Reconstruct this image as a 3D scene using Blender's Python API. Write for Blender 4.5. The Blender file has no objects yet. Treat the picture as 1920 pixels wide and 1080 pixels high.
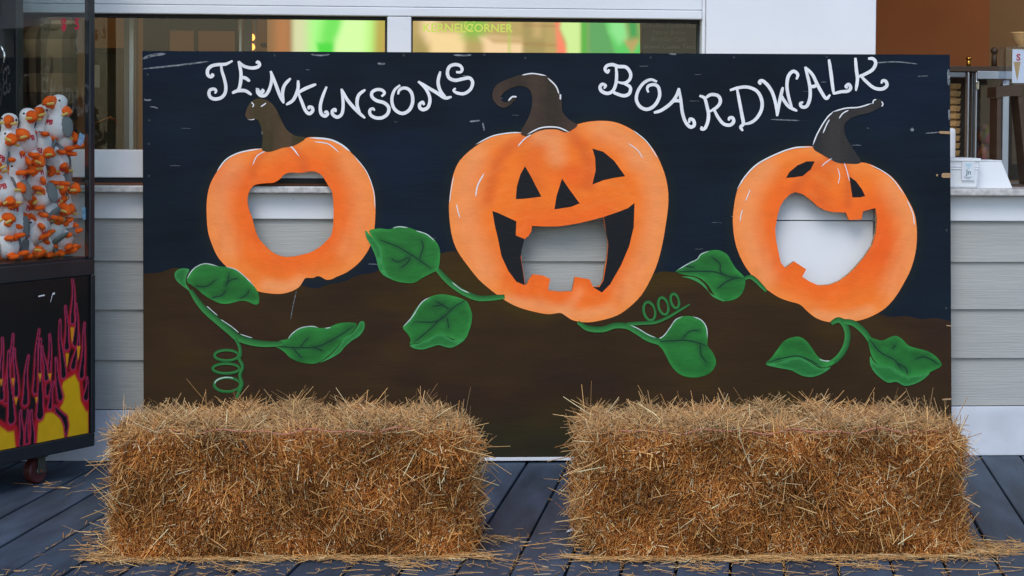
import bpy, bmesh, math, random
import numpy as np
from mathutils import Vector, Matrix
from mathutils.geometry import delaunay_2d_cdt
random.seed(7); rng = np.random.default_rng(7)
scene = bpy.context.scene
COL = scene.collection
R = math.radians

# ------------------------------------------------------------------ camera
F, PYC = 4037.0, 348.0
YAW, PITCH, ROLL, CAM_H, CAM_D = R(4.6), R(2.0), R(0.4), 1.09, 6.73
fwd = Vector((math.sin(YAW)*math.cos(PITCH), math.cos(YAW)*math.cos(PITCH), -math.sin(PITCH)))
r0 = Vector((math.cos(YAW), -math.sin(YAW), 0)); u0 = r0.cross(fwd)
RT = math.cos(ROLL)*r0 + math.sin(ROLL)*u0; UP = -math.sin(ROLL)*r0 + math.cos(ROLL)*u0
CPOS = Vector((-CAM_D*math.sin(YAW), -CAM_D*math.cos(YAW), CAM_H))
cd = bpy.data.cameras.new('camera'); cam = bpy.data.objects.new('camera', cd); COL.objects.link(cam)
M3 = Matrix((RT, UP, -fwd)).transposed()
cam.matrix_world = Matrix.Translation(CPOS) @ M3.to_4x4()
cd.sensor_width = 36; cd.lens = F/1920*36; cd.shift_y = (PYC-540)/1920; cd.clip_end = 500
scene.camera = cam

# ------------------------------------------------------------------ sky, sun, exposure
SUN_EL, SUN_AZ = R(48), R(200)         # azimuth from +Y clockwise: behind the camera, a little left
w = bpy.data.worlds.new('World'); scene.world = w; w.use_nodes = True
nt = w.node_tree; nt.nodes.clear()
sky = nt.nodes.new('ShaderNodeTexSky'); sky.sky_type = 'NISHITA'; sky.sun_disc = False
sky.sun_elevation = SUN_EL; sky.sun_rotation = SUN_AZ
bg = nt.nodes.new('ShaderNodeBackground'); bg.inputs[1].default_value = 0.15
wo = nt.nodes.new('ShaderNodeOutputWorld')
nt.links.new(sky.outputs[0], bg.inputs[0]); nt.links.new(bg.outputs[0], wo.inputs[0])
sd = bpy.data.lights.new('sun', 'SUN'); sd.energy = 0.9; sd.angle = R(28); sd.color = (1, .97, .93)
so = bpy.data.objects.new('sun', sd); COL.objects.link(so)
sdir = Vector((math.sin(SUN_AZ)*math.cos(SUN_EL), math.cos(SUN_AZ)*math.cos(SUN_EL), math.sin(SUN_EL)))
so.rotation_euler = sdir.to_track_quat('Z', 'Y').to_euler(); so.location = sdir*20
vs = scene.view_settings; vs.view_transform = 'Standard'; vs.look = 'None'; vs.gamma = 1; vs.exposure = 0.5

# ------------------------------------------------------------------ helpers
def ray(px, py): return fwd + RT*((px-960)/F) + UP*((PYC-py)/F)
def onY(px, py, Y):
    d = ray(px, py); return CPOS + d*((Y-CPOS.y)/d.y)
def onZ(px, py, Z=0.0):
    d = ray(px, py); return CPOS + d*((Z-CPOS.z)/d.z)
def onP(px, py, p0, n):
    d = ray(px, py); return CPOS + d*((p0-CPOS).dot(n)/d.dot(n))
def lin(c):
    c = np.asarray(c, float)/255.; return np.where(c <= .04045, c/12.92, ((c+.055)/1.055)**2.4)
def L3(r, g, b): return tuple(float(x) for x in lin((r, g, b)))

def new_mat(name, col=(.5, .5, .5), rough=.6, metal=0, noise=0, nscale=(8, 8, 8), bump=0, bscale=(60, 60, 60), attr=False, rnd=0, spec=.4, detail=4):
    m = bpy.data.materials.new(name); m.use_nodes = True; t = m.node_tree; b = t.nodes['Principled BSDF']
    b.inputs['Roughness'].default_value = rough; b.inputs['Metallic'].default_value = metal
    b.inputs['Specular IOR Level'].default_value = spec
    N = t.nodes.new; Lk = t.links.new
    if attr:
        a = N('ShaderNodeAttribute'); a.attribute_name = 'Col'; cur = a.outputs['Color']
    else:
        rgb = N('ShaderNodeRGB'); rgb.outputs[0].default_value = (*col, 1); cur = rgb.outputs[0]
    tc = N('ShaderNodeTexCoord')
    if noise:
        mp = N('ShaderNodeMapping'); mp.inputs['Scale'].default_value = nscale; Lk(tc.outputs['Object'], mp.inputs[0])
        nz = N('ShaderNodeTexNoise'); nz.inputs['Scale'].default_value = 1; nz.inputs['Detail'].default_value = detail; Lk(mp.outputs[0], nz.inputs[0])
        mr = N('ShaderNodeMapRange'); mr.inputs[1].default_value = .3; mr.inputs[2].default_value = .7
        mr.inputs[3].default_value = 1-noise; mr.inputs[4].default_value = 1+noise; Lk(nz.outputs[0], mr.inputs[0])
        mx = N('ShaderNodeVectorMath'); mx.operation = 'SCALE'; Lk(cur, mx.inputs[0]); Lk(mr.outputs[0], mx.inputs['Scale']); cur = mx.outputs[0]
    if rnd:
        oi = N('ShaderNodeObjectInfo'); mr = N('ShaderNodeMapRange'); mr.inputs[3].default_value = 1-rnd; mr.inputs[4].default_value = 1+rnd
        Lk(oi.outputs['Random'], mr.inputs[0])
        mx = N('ShaderNodeVectorMath'); mx.operation = 'SCALE'; Lk(cur, mx.inputs[0]); Lk(mr.outputs[0], mx.inputs['Scale']); cur = mx.outputs[0]
    Lk(cur, b.inputs['Base Color'])
    if bump:
        mp = N('ShaderNodeMapping'); mp.inputs['Scale'].default_value = bscale; Lk(tc.outputs['Object'], mp.inputs[0])
        nz = N('ShaderNodeTexNoise'); nz.inputs['Scale'].default_value = 1; nz.inputs['Detail'].default_value = 5; Lk(mp.outputs[0], nz.inputs[0])
        bp = N('ShaderNodeBump'); bp.inputs['Strength'].default_value = bump; bp.inputs['Distance'].default_value = .004
        Lk(nz.outputs[0], bp.inputs['Height']); Lk(bp.outputs[0], b.inputs['Normal'])
    return m
def glass_mat(name, tint=(1, 1, 1), rough=.0):
    m = bpy.data.materials.new(name); m.use_nodes = True; t = m.node_tree; t.nodes.clear()
    N = t.nodes.new; o = N('ShaderNodeOutputMaterial'); tr = N('ShaderNodeBsdfTransparent'); tr.inputs[0].default_value = (*tint, 1)
    gl = N('ShaderNodeBsdfGlossy'); gl.inputs['Roughness'].default_value = rough
    fr = N('ShaderNodeFresnel'); fr.inputs[0].default_value = 1.5
    ge = N('ShaderNodeNewGeometry'); iv = N('ShaderNodeMath'); iv.operation = 'SUBTRACT'; iv.inputs[0].default_value = 1; t.links.new(ge.outputs['Backfacing'], iv.inputs[1])
    mu = N('ShaderNodeMath'); mu.operation = 'MULTIPLY'; t.links.new(fr.outputs[0], mu.inputs[0]); t.links.new(iv.outputs[0], mu.inputs[1])   # reflect once, at the outer face
    mx = N('ShaderNodeMixShader'); t.links.new(mu.outputs[0], mx.inputs[0]); t.links.new(tr.outputs[0], mx.inputs[1]); t.links.new(gl.outputs[0], mx.inputs[2])
    t.links.new(mx.outputs[0], o.inputs[0]); return m
def emit_mat(name, strength, col=None):
    m = bpy.data.materials.new(name); m.use_nodes = True; t = m.node_tree; t.nodes.clear()
    N = t.nodes.new; o = N('ShaderNodeOutputMaterial'); e = N('ShaderNodeEmission'); e.inputs[1].default_value = strength
    if col is None:
        a = N('ShaderNodeAttribute'); a.attribute_name = 'Col'; t.links.new(a.outputs['Color'], e.inputs[0])
    else: e.inputs[0].default_value = (*col, 1)
    t.links.new(e.outputs[0], o.inputs[0]); return m

def mesh_obj(name, verts, faces, mat, parent=None, cols=None, smooth=False):
    me = bpy.data.meshes.new(name); me.from_pydata([tuple(v) for v in verts], [], [tuple(f) for f in faces]); me.update()
    if mat: me.materials.append(mat)
    if cols is not None:
        ca = me.color_attributes.new('Col', 'FLOAT_COLOR', 'POINT')
        c4 = np.ones((len(verts), 4)); c4[:, :3] = cols; ca.data.foreach_set('color', c4.ravel().astype(np.float32))
    if smooth: me.polygons.foreach_set('use_smooth', [True]*len(me.polygons))
    o = bpy.data.objects.new(name, me); COL.objects.link(o)
    if parent: o.parent = parent
    return o
def from_bm(name, bm, mat, parent=None, smooth=False):
    me = bpy.data.meshes.new(name); bmesh.ops.recalc_face_normals(bm, faces=bm.faces); bm.to_mesh(me); bm.free()
    if mat: me.materials.append(mat)
    if smooth: me.polygons.foreach_set('use_smooth', [True]*len(me.polygons))
    o = bpy.data.objects.new(name, me); COL.objects.link(o)
    if parent: o.parent = parent
    return o
def bm_box(bm, x0, x1, y0, y1, z0, z1, bev=0, M=None):
    r = bmesh.ops.create_cube(bm, size=1); vs_ = r['verts']
    for v in vs_: v.co = Vector(((x0+x1)/2+v.co.x*(x1-x0), (y0+y1)/2+v.co.y*(y1-y0), (z0+z1)/2+v.co.z*(z1-z0)))
    if bev:
        es = list({e for v in vs_ for e in v.link_edges}); rr = bmesh.ops.bevel(bm, geom=es, offset=bev, segments=2, affect='EDGES', profile=.5); vs_ = rr['verts']
    if M is not None:
        vv = {v for v in vs_}
        bmesh.ops.transform(bm, matrix=M, verts=list(vv))
    return vs_
def box(name, x0, x1, y0, y1, z0, z1, mat, parent=None, bev=.002):
    bm = bmesh.new(); bm_box(bm, min(x0, x1), max(x0, x1), min(y0, y1), max(y0, y1), min(z0, z1), max(z0, z1), bev); return from_bm(name, bm, mat, parent)
def empty(name, loc=(0, 0, 0), M=None):
    o = bpy.data.objects.new(name, None); COL.objects.link(o); o.empty_display_size = .1
    if M is not None: o.matrix_world = M
    else: o.location = loc
    return o
def tag(o, label, cat, group=None, kind=None):
    o['label'] = label; o['category'] = cat
    if group: o['group'] = group
    if kind: o['kind'] = kind
    return o
def lathe_vf(prof, seg=20, sx=1, sy=1):
    V = []; Fc = []
    for (z, r) in prof:
        for k in range(seg):
            a = 2*math.pi*k/seg; V.append((r*math.cos(a)*sx, r*math.sin(a)*sy, z))
    n = len(prof)
    for i in range(n-1):
        for k in range(seg):
            k2 = (k+1) % seg; Fc.append((i*seg+k, i*seg+k2, (i+1)*seg+k2, (i+1)*seg+k))
    Fc.append(tuple(range(seg))[::-1]); Fc.append(tuple((n-1)*seg+k for k in range(seg)))
    return V, Fc
def tube_vf(pts, rad, seg=8):
    pts = [Vector(p) for p in pts]; V = []; Fc = []
    rad = rad if hasattr(rad, '__len__') else [rad]*len(pts)
    for i, p in enumerate(pts):
        d = (pts[min(i+1, len(pts)-1)]-pts[max(i-1, 0)]).normalized()
        a = Vector((0, 0, 1)) if abs(d.z) < .9 else Vector((1, 0, 0))
        u = d.cross(a).normalized(); v = d.cross(u)
        for k in range(seg):
            t = 2*math.pi*k/seg; V.append(p+(u*math.cos(t)+v*math.sin(t))*rad[i])
    for i in range(len(pts)-1):
        for k in range(seg):
            k2 = (k+1) % seg; Fc.append((i*seg+k, i*seg+k2, (i+1)*seg+k2, (i+1)*seg+k))
    Fc.append(tuple(range(seg))[::-1]); Fc.append(tuple((len(pts)-1)*seg+k for k in range(seg)))
    return V, Fc
def catmull(P, n=8):
    P = [np.array(p, float) for p in P]
    if len(P) < 3: 
        return np.array([P[0]+(P[-1]-P[0])*t for t in np.linspace(0, 1, n+1)])
    Q = [2*P[0]-P[1]]+P+[2*P[-1]-P[-2]]; out = []
    for i in range(1, len(Q)-2):
        p0, p1, p2, p3 = Q[i-1:i+3]
        for k in range(n):
            t = k/n; out.append(.5*((2*p1)+(-p0+p2)*t+(2*p0-5*p1+4*p2-p3)*t*t+(-p0+3*p1-3*p2+p3)*t**3))
    out.append(P[-1]); return np.array(out)
def closed(P, n=4):
    P = [np.array(p, float) for p in P]; m = len(P); out = []
    for i in range(m):
        p0, p1, p2, p3 = P[i-1], P[i], P[(i+1) % m], P[(i+2) % m]
        for k in range(n):
            t = k/n; out.append(.5*((2*p1)+(-p0+p2)*t+(2*p0-5*p1+4*p2-p3)*t*t+(-p0+3*p1-3*p2+p3)*t**3))
    return np.array(out)
def inside(P, poly):
    x, y = P[:, 0], P[:, 1]; c = np.zeros(len(P), bool); n = len(poly); j = n-1
    for i in range(n):
        xi, yi = poly[i]; xj, yj = poly[j]
        if yi != yj:
            c ^= ((yi > y) != (yj > y)) & (x < (xj-xi)*(y-yi)/(yj-yi)+xi)
        j = i
    return c
def dist_poly(P, line, close=False):
    line = np.asarray(line, float); A = line; B = np.roll(line, -1, 0)
    if not close: A, B = A[:-1], B[:-1]
    best = np.full(len(P), 1e9)
    for a, b in zip(A, B):
        ab = b-a; q = ab@ab
        t = np.clip(((P-a)@ab)/q, 0, 1) if q > 0 else np.zeros(len(P))
        best = np.minimum(best, np.hypot(*(P-a-t[:, None]*ab).T))
    return best
def resample(poly, s):
    out = []; n = len(poly)
    for i in range(n):
        a, b = poly[i], poly[(i+1) % n]; k = max(1, int(round(np.hypot(*(b-a))/s)))
        for t in range(k): out.append(a+(b-a)*t/k)
    return np.array(out)
def fill(outer, holes, s):
    """triangulate a 2D outline with holes, with inner points every s"""
    loops = [resample(np.asarray(l, float), s*.8) for l in [outer]+list(holes)]
    V = []; E = []
    for l in loops:
        b = len(V); V += list(l); E += [(b+i, b+(i+1) % len(l)) for i in range(len(l))]
    mn, mxx = loops[0].min(0), loops[0].max(0)
    gx, gy = np.meshgrid(np.arange(mn[0], mxx[0], s), np.arange(mn[1], mxx[1], s)); G = np.stack([gx.ravel(), gy.ravel()], 1)
    G = G+rng.uniform(-.2, .2, G.shape)*s
    k = inside(G, loops[0])
    for h in loops[1:]: k &= ~inside(G, h)
    G = G[k]
    if len(G):
        d = np.full(len(G), 1e9)
        for l in loops: d = np.minimum(d, dist_poly(G, l, True))
        G = G[d > .5*s]
    V = np.array(V+list(G))
    vo, eo, fo, a1, a2, a3 = delaunay_2d_cdt([Vector(v) for v in V], E, [], 0, 1e-6)
    vo = np.array([tuple(v) for v in vo]); fo = np.array([f[:3] for f in fo])
    cen = vo[fo].mean(1); k = inside(cen, loops[0])
    for h in loops[1:]: k &= ~inside(cen, h)
    return vo, fo[k], loops
def smooth01(x): x = np.clip(x, 0, 1); return x*x*(3-2*x)

# ------------------------------------------------------------------ materials
MT = {}
MT['white'] = new_mat('white_trim_paint', (.74, .76, .78), .55, noise=.05, nscale=(3, 3, 9), bump=.12, bscale=(25, 60, 200))
MT['pillar'] = new_mat('pillar_paint', (.78, .80, .82), .6, noise=.03, nscale=(4, 4, 4), bump=.05, bscale=(80, 80, 80))
MT['siding'] = new_mat('siding_paint', (.405, .410, .385), .6, noise=.07, nscale=(3, 3, 22), bump=.4, bscale=(9, 20, 230), rnd=.04)
MT['base'] = new_mat('baseboard_paint', (.62, .65, .70), .6, noise=.12, nscale=(6, 6, 10), bump=.15, bscale=(40, 40, 40))
MT['stone'] = new_mat('counter_stone', (.50, .49, .47), .35, noise=.25, nscale=(60, 60, 60), bump=.1, bscale=(200, 200, 200))
MT['darkgap'] = new_mat('dark_rubber', (.03, .035, .04), .7)
MT['rust'] = new_mat('rust_wood', (.22, .08, .035), .7, noise=.2)
MT['plank'] = new_mat('deck_board', (.042, .063, .093), .6, noise=.42, nscale=(11, 2.6, 8), bump=.35, bscale=(120, 5, 60), rnd=.2, detail=8)
MT['under'] = new_mat('under_deck', (.012, .012, .012), .9)
MT['orange_wall'] = new_mat('burnt_orange_wall', (.46, .15, .045), .8, noise=.08, nscale=(3, 3, 3))
MT['tan_wall'] = new_mat('tan_wall', (.46, .27, .13), .8, noise=.08, nscale=(3, 3, 3))
MT['brown'] = new_mat('dark_brown_wood', (.06, .035, .02), .5, noise=.25, nscale=(6, 6, 30))
MT['olive'] = new_mat('olive_door', (.09, .08, .045), .6, noise=.1)
MT['alu'] = new_mat('aluminium', (.42, .46, .50), .38, metal=.7, noise=.06)
MT['greymetal'] = new_mat('grey_steel', (.16, .18, .20), .4, metal=.5)
MT['brass'] = new_mat('brass', (.55, .28, .05), .25, metal=1)
MT['copper'] = new_mat('copper', (.42, .2, .1), .3, metal=1)
MT['glass'] = glass_mat('window_glass', (.93, .95, .94))
MT['acryl'] = glass_mat('clear_acrylic', (.9, .93, .97))
MT['paint'] = new_mat('board_paint', attr=True, rough=.7, spec=.15, noise=.12, nscale=(5, 5, 30), bump=.15, bscale=(16, 16, 260), detail=7)
MT['paint2'] = new_mat('picture_paint', attr=True, rough=.55, spec=.25, noise=.06, nscale=(16, 16, 24), bump=.2, bscale=(60, 60, 120), detail=6)
MT['ply'] = new_mat('plywood_edge', (.40, .25, .13), .8, noise=.3, nscale=(8, 8, 200))
MT['letter'] = new_mat('letter_paint', (.80, .81, .82), .5, noise=.08, nscale=(30, 30, 30))
MT['rimlight'] = new_mat('pale_highlight_paint', (.50, .60, .56), .55, noise=.3, nscale=(60, 60, 60))
MT['straw'] = new_mat('straw', attr=True, rough=.6, spec=.15)
MT['bale'] = new_mat('bale_core', (.16, .085, .03), .9, noise=.5, nscale=(60, 60, 60), bump=1, bscale=(90, 90, 90))
MT['twine'] = new_mat('red_twine', (.50, .19, .13), .8)
MT['machine'] = new_mat('black_machine_paint', (.016, .020, .026), .35, noise=.2, nscale=(12, 12, 12), bump=.08)
MT['print'] = new_mat('flame_print', attr=True, rough=.4, noise=.05, nscale=(20, 20, 20), bump=.1, bscale=(14, 14, 14))
MT['chrome'] = new_mat('chrome', (.75, .76, .72), .15, metal=1)
MT['amber'] = new_mat('amber_plastic', (.7, .28, .03), .3)
MT['tyre'] = new_mat('red_caster_rubber', (.085, .018, .018), .5, noise=.2)
MT['rim'] = new_mat('green_grey_rim', (.22, .32, .27), .45, noise=.2)
MT['bracket'] = new_mat('caster_steel', (.11, .12, .10), .5, metal=.6, noise=.3)
MT['fur'] = new_mat('white_plush', (.82, .82, .84), .95, noise=.05, nscale=(60, 60, 60), bump=.5, bscale=(500, 500, 500), spec=.1)
MT['grey'] = new_mat('grey_plush', (.20, .22, .23), .95, bump=.5, bscale=(500, 500, 500), spec=.1)
MT['orange'] = new_mat('orange_plush', (.90, .13, .015), .9, noise=.08, nscale=(40, 40, 40), bump=.4, bscale=(500, 500, 500), spec=.1)
MT['yellow'] = new_mat('yellow_plush', (.75, .52, .14), .9, spec=.1)
MT['red'] = new_mat('red_embroidery', (.55, .02, .05), .8)
MT['black'] = new_mat('black_plastic', (.008, .008, .01), .2)
MT['tagm'] = new_mat('toy_tag', (.25, .5, .75), .5, noise=.5, nscale=(90, 90, 90))
MT['wafer'] = new_mat('wafer', (.55, .33, .13), .7, noise=.2, nscale=(60, 60, 60), bump=.4, bscale=(150, 150, 150))
MT['tub'] = new_mat('white_plastic', (.76, .79, .82), .4, noise=.02)
MT['labelm'] = new_mat('paper_label', (.66, .71, .76), .7)
MT['ink'] = new_mat('grey_ink', (.16, .22, .25), .7)
MT['paleblue'] = new_mat('pale_blue_ink', (.45, .62, .70), .7)
MT['menu'] = new_mat('menu_slate', (.035, .045, .045), .6)
MT['menuink'] = new_mat('menu_chalk', (.22, .25, .25), .7)
MT['room'] = new_mat('room_plaster', (.35, .25, .16), .9)
MT['lamp'] = emit_mat('added_lamp_glow', 24.0, (1, .72, .42))
MT['bulb'] = emit_mat('bulb_glow', 2.5, (1, .32, .06))
MT['sign'] = emit_mat('painted_reflection_glow', 1.0)  # emits the window reflections painted into the vertex colours
MT['signtxt'] = emit_mat('reflected_letter_glow', .75, (.62, .72, .10))  # glow of the lettering in the painted window reflection

# ================================================================== STRUCTURE: boardwalk
PA = R(11.0); PW = .1288; U0 = .19
bwk = mesh_obj('boardwalk', [(-30, -40, -.045), (30, -40, -.045), (30, 6, -.045), (-30, 6, -.045)], [(0, 1, 2, 3)], MT['under'])
tag(bwk, 'dark blue grey deck boards of the boardwalk', 'boardwalk', kind='structure')
pl_meshes = []
for k in range(3):
    bm = bmesh.new(); bm_box(bm, -PW/2+.0035, PW/2-.0035, -9.2, 3.2, -.035, 0, .003)
    me = bpy.data.meshes.new('plank'); bmesh.ops.recalc_face_normals(bm, faces=bm.faces)
    for v in bm.verts: v.co.z += (0, -.0012, -.0022)[k]
    bm.to_mesh(me); bm.free(); me.materials.append(MT['plank']); pl_meshes.append(me)
for i in range(-45, 46):
    u = U0+(i+.5)*PW
    o = bpy.data.objects.new('plank', pl_meshes[(i*7) % 3]); COL.objects.link(o); o.parent = bwk
    o.location = (u*math.cos(PA), -u*math.sin(PA), 0); o.rotation_euler = (0, 0, -PA)
    sh = ((i*37) % 11)/11*.8; o.location += Vector((math.sin(PA), math.cos(PA), 0))*sh*.2

# ================================================================== STRUCTURE: shop building
shop = empty('shop_building', (0, 0, 0))
tag(shop, 'white trimmed snack shop front with grey clapboard siding and service counter', 'building')
XL, XR = -3.2, 4.2
xp0, xp1 = onY(1322, 50, 0).x, onY(1639, 50, 0).x      # pilaster
box('wall_core', XL, XR, .02, .14, 0, .82, MT['under'], shop, 0)
rows = [.159, .311, .467, .618, .748]
def siding(x0, x1):
    for a, b in zip(rows[:-1], rows[1:]):
        V = [(x0, -.012, a+.001), (x1, -.012, a+.001), (x1, -.001, b+.008), (x0, -.001, b+.008), (x0, .019, a+.001), (x1, .019, a+.001), (x1, .019, b+.008), (x0, .019, b+.008)]
        mesh_obj('siding_board', V, [(0, 1, 2, 3), (4, 7, 6, 5), (0, 4, 5, 1), (3, 2, 6, 7), (0, 3, 7, 4), (1, 5, 6, 2)], MT['siding'], shop)
siding(XL, xp0-.001); siding(xp1+.001, XR)
box('baseboard', XL, xp0-.001, -.016, .019, .0, .157, MT['base'], shop, .002)
box('baseboard', xp1+.001, XR, -.016, .019, .0, .157, MT['base'], shop, .002)
box('frieze_board', XL, xp0-.001, -.016, .019, .749, .829, MT['white'], shop)
box('frieze_board', xp1+.001, XR, -.016, .019, .749, .829, MT['white'], shop)
box('pilaster', xp0, xp1, -.022, .14, 0, .7475, MT['pillar'], shop)
box('pilaster', xp0, xp1, -.024, .14, .7505, 2.75, MT['pillar'], shop)
box('corner_strip', xp0-.012, xp0-.001, -.012, .1, .87, 2.75, MT['white'], shop)
box('counter_slab', XL, xp0-.013, -.064, .30, .831, .852, MT['stone'], shop, .004)
box('counter_slab', xp1+.001, XR, -.064, .50, .831, .852, MT['stone'], shop, .004)
box('rust_strip', XL, xp0-.014, -.01, .10, .853, .859, MT['rust'], shop, .001)
box('sill_gasket', XL, xp0-.014, -.004, .10, .8595, .875, MT['darkgap'], shop, .001)
zg0 = onY(220, 281, 0).z; zg1 = onY(450, 32, 0).z
xa0 = XL+.3; xa1 = onY(726, 60, 0).x; xb0 = onY(771, 60, 0).x; xb1 = xp0-.013
box('window_rail', XL, xp0-.013, -.022, .1, .8755, zg0, MT['white'], shop, .003)
box('window_mullion', xa1, xb0, -.018, .1, zg0+.0005, zg1+.006, MT['white'], shop, .003)
box('window_mullion', XL, xa0, -.018, .1, zg0+.0005, zg1+.006, MT['white'], shop, .003)
zl = onY(900, 15, 0).z
box('window_header', XL, xp0-.013, -.020, .1, zg1+.007, zl-.0015, MT['white'], shop, .003)
box('header_board', XL, xp0-.013, -.017, .1, zl, zl+.13, MT['white'], shop, .002)
box('header_board', XL, xp0-.013, -.020, .1, zl+.132, 2.75, MT['white'], shop, .002)
box('header_board', xp1+.001, XR, -.02, .1, 2.1, 2.75, MT['white'], shop, .002)
def window(x0, x1):
    wn = box('window', x0+.0005, x1-.0005, .03, .06, zg1-.004, zg1+.0065, MT['darkgap'], shop, .001)      # upper gasket, its dark band standing for the header's shadow line
    box('window_frame', x0+.0005, x0+.006, .028, .062, zg0+.001, zg1-.0045, MT['darkgap'], wn, .001)
    box('window_frame', x1-.006, x1-.0005, .028, .062, zg0+.001, zg1-.0045, MT['darkgap'], wn, .001)
    box('pane', x0+.0065, x1-.0065, .042, .048, zg0+.001, zg1-.0045, MT['glass'], wn, 0)
window(xa0, xa1); window(xb0, xb1)
# the room behind
xd = onY(168, 60, 2.4).x
box('room_floor', XL, XR, .145, 5.7, .0, .02, MT['brown'], shop, 0)
box('room_ceiling', XL, XR, .105, 5.7, 2.70, 2.76, MT['room'], shop, 0)
box('room_wall', XL, XR, 5.6, 5.66, .02, 2.70, MT['room'], shop, 0)
box('room_wall', xd-.05, xd, 2.47, 5.59, .02, 2.70, MT['tan_wall'], shop, 0)
box('room_wall', xd-.05, xp1, 2.40, 2.46, .02, 2.70, MT['tan_wall'], shop, 0)
box('room_wall', XL-.06, XL, -.02, 5.7, 0, 2.76, MT['room'], shop, 0)
box('room_wall', XR, XR+.06, -.02, 5.7, 0, 2.76, MT['room'], shop, 0)
xs = onY(1855, 60, 1.5).x
box('room_wall', xp1-.30, xs, 1.50, 1.56, .02, 2.70, MT['orange_wall'], shop, 0)
box('room_wall', xs-.05, XR, 2.1, 2.16, .02, 2.70, MT['tan_wall'], shop, 0)
box('partition', xp1-.06, xp1-.03, .145, 1.5, .02, 2.70, MT['orange_wall'], shop, 0)
# things seen through the left window
def wbox(name, px0, px1, py0, py1, Y, th, mat, parent):
    a = onY(px0, py1, Y); b = onY(px1, py0, Y)
    return box(name, a.x, b.x, Y, Y+th, a.z, b.z, mat, parent, .002)
wbox('door', 168, 231, 100, 420, 1.30, .04, MT['olive'], shop)
wbox('door_header', 166, 233, 90, 99, 1.27, .07, MT['brown'], shop)
wbox('room_post', 232, 256, -40, 420, .75, .06, MT['greymetal'], shop)
wbox('window_post', 242, 251, -40, 420, .40, .05, MT['alu'], shop)
wbox('cabinet_panel', 268, 309, -40, 420, 1.45, .05, MT['brown'], shop)
wbox('cabinet_panel', 310, 445, -40, 56, 1.2, .06, MT['olive'], shop)
wbox('cabinet_panel', 310, 316, 56, 120, 1.2, .06, MT['olive'], shop)
wbox('cabinet_panel', 363, 370, 56, 120, 1.2, .06, MT['brown'], shop)
wbox('cabinet_panel', 440, 446, 56, 120, 1.2, .06, MT['olive'], shop)
wbox('window_post', 447, 454, -40, 300, .40, .05, MT['alu'], shop)
wbox('cabinet_panel', 456, 472, -40, 300, .8, .06, MT['greymetal'], shop)
V, Fc = tube_vf(catmull([onY(165, 236, 1.22), onY(185, 229, 1.20), onY(203, 221, 1.19), onY(213, 224, 1.19), onY(221, 232, 1.2)], 4), .006)
mesh_obj('door_handle', V, Fc, MT['copper'], shop, smooth=True)
nt_ = wbox('paper_notice', 170, 187, 122, 164, 1.285, .003, MT['labelm'], None); tag(nt_, 'small paper notice taped to the olive door inside the shop', 'notice')
for (x, y, s) in ((476, 70, .5), (476, 88, .5)):
    p = onY(x-3, y, .95)
    V, Fc = lathe_vf([(-.012, .003), (-.006, .009), (0, .010), (.006, .008), (.012, .003)], 10)
    o = mesh_obj('indicator_lamp', [(v[0]+p.x, v[1]+p.y, v[2]+p.z) for v in V], Fc, MT['bulb'], smooth=True)
    tag(o, 'upper glowing orange lamp on the steel pole in the shop' if y == 70 else 'lower glowing orange lamp on the steel pole in the shop', 'lamp', 'orange lamps in the shop')
a = onY(479, 45, .99); V, Fc = tube_vf([(a.x, .99, .5), (a.x, .99, 2.69)], .006); mesh_obj('steel_pole', V, Fc, MT['alu'], shop)
wbox('shelf', 488, 560, 81, 86, 1.3, .2, MT['brown'], shop); wbox('shelf', 500, 522, 60, 66, 1.3, .1, MT['greymetal'], shop)
for k, (lx, ly) in enumerate([(-1.2, 1.2), (.3, 1.3), (2.6, 1.0), (-2.2, 3.4)]):  # unseen lamps added to brighten the shop interior and the person
    lp = empty('added_ceiling_lamp', (lx, ly, 2.70))
    tag(lp, ('unseen round ceiling lamp added over the door inside the shop', 'unseen round ceiling lamp added behind the glowing reflection panel', 'unseen round ceiling lamp added above the ice cream counter', 'unseen round ceiling lamp added to light the person in the back room')[k], 'lamp', 'added ceiling lamps in the shop')
    V, Fc = lathe_vf([(-.03, .13), (-.001, .14)], 20); mesh_obj('housing', V, Fc, MT['white'], lp)
    V, Fc = lathe_vf([(-.042, .08), (-.031, .12)], 20); mesh_obj('diffuser', V, Fc, MT['lamp'], lp)

# added glowing panels behind the glass, painted with the window's reflections
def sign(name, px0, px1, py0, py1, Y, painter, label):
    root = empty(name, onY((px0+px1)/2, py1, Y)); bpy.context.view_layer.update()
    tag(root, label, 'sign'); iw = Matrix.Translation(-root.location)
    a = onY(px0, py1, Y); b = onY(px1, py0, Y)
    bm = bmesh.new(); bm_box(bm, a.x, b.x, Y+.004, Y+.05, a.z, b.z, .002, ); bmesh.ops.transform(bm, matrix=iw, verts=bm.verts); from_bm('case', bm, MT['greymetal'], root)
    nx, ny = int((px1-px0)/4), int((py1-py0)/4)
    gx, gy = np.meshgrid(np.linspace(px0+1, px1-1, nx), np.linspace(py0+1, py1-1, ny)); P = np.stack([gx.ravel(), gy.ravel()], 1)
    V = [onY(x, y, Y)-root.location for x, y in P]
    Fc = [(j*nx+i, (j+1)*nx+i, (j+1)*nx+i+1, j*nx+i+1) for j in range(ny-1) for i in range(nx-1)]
    mesh_obj('painted_glow_face', V, Fc, MT['sign'], root, cols=painter(P)); return root
def blend(c, col, a): return c*(1-a[:, None])+lin(col)*a[:, None]
def soft(P, poly, wd):
    d = dist_poly(P, np.array(poly, float), True); s = np.where(inside(P, np.array(poly, float)), 1, -1)*d
    return smooth01(s/wd*.5+.5)
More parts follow.
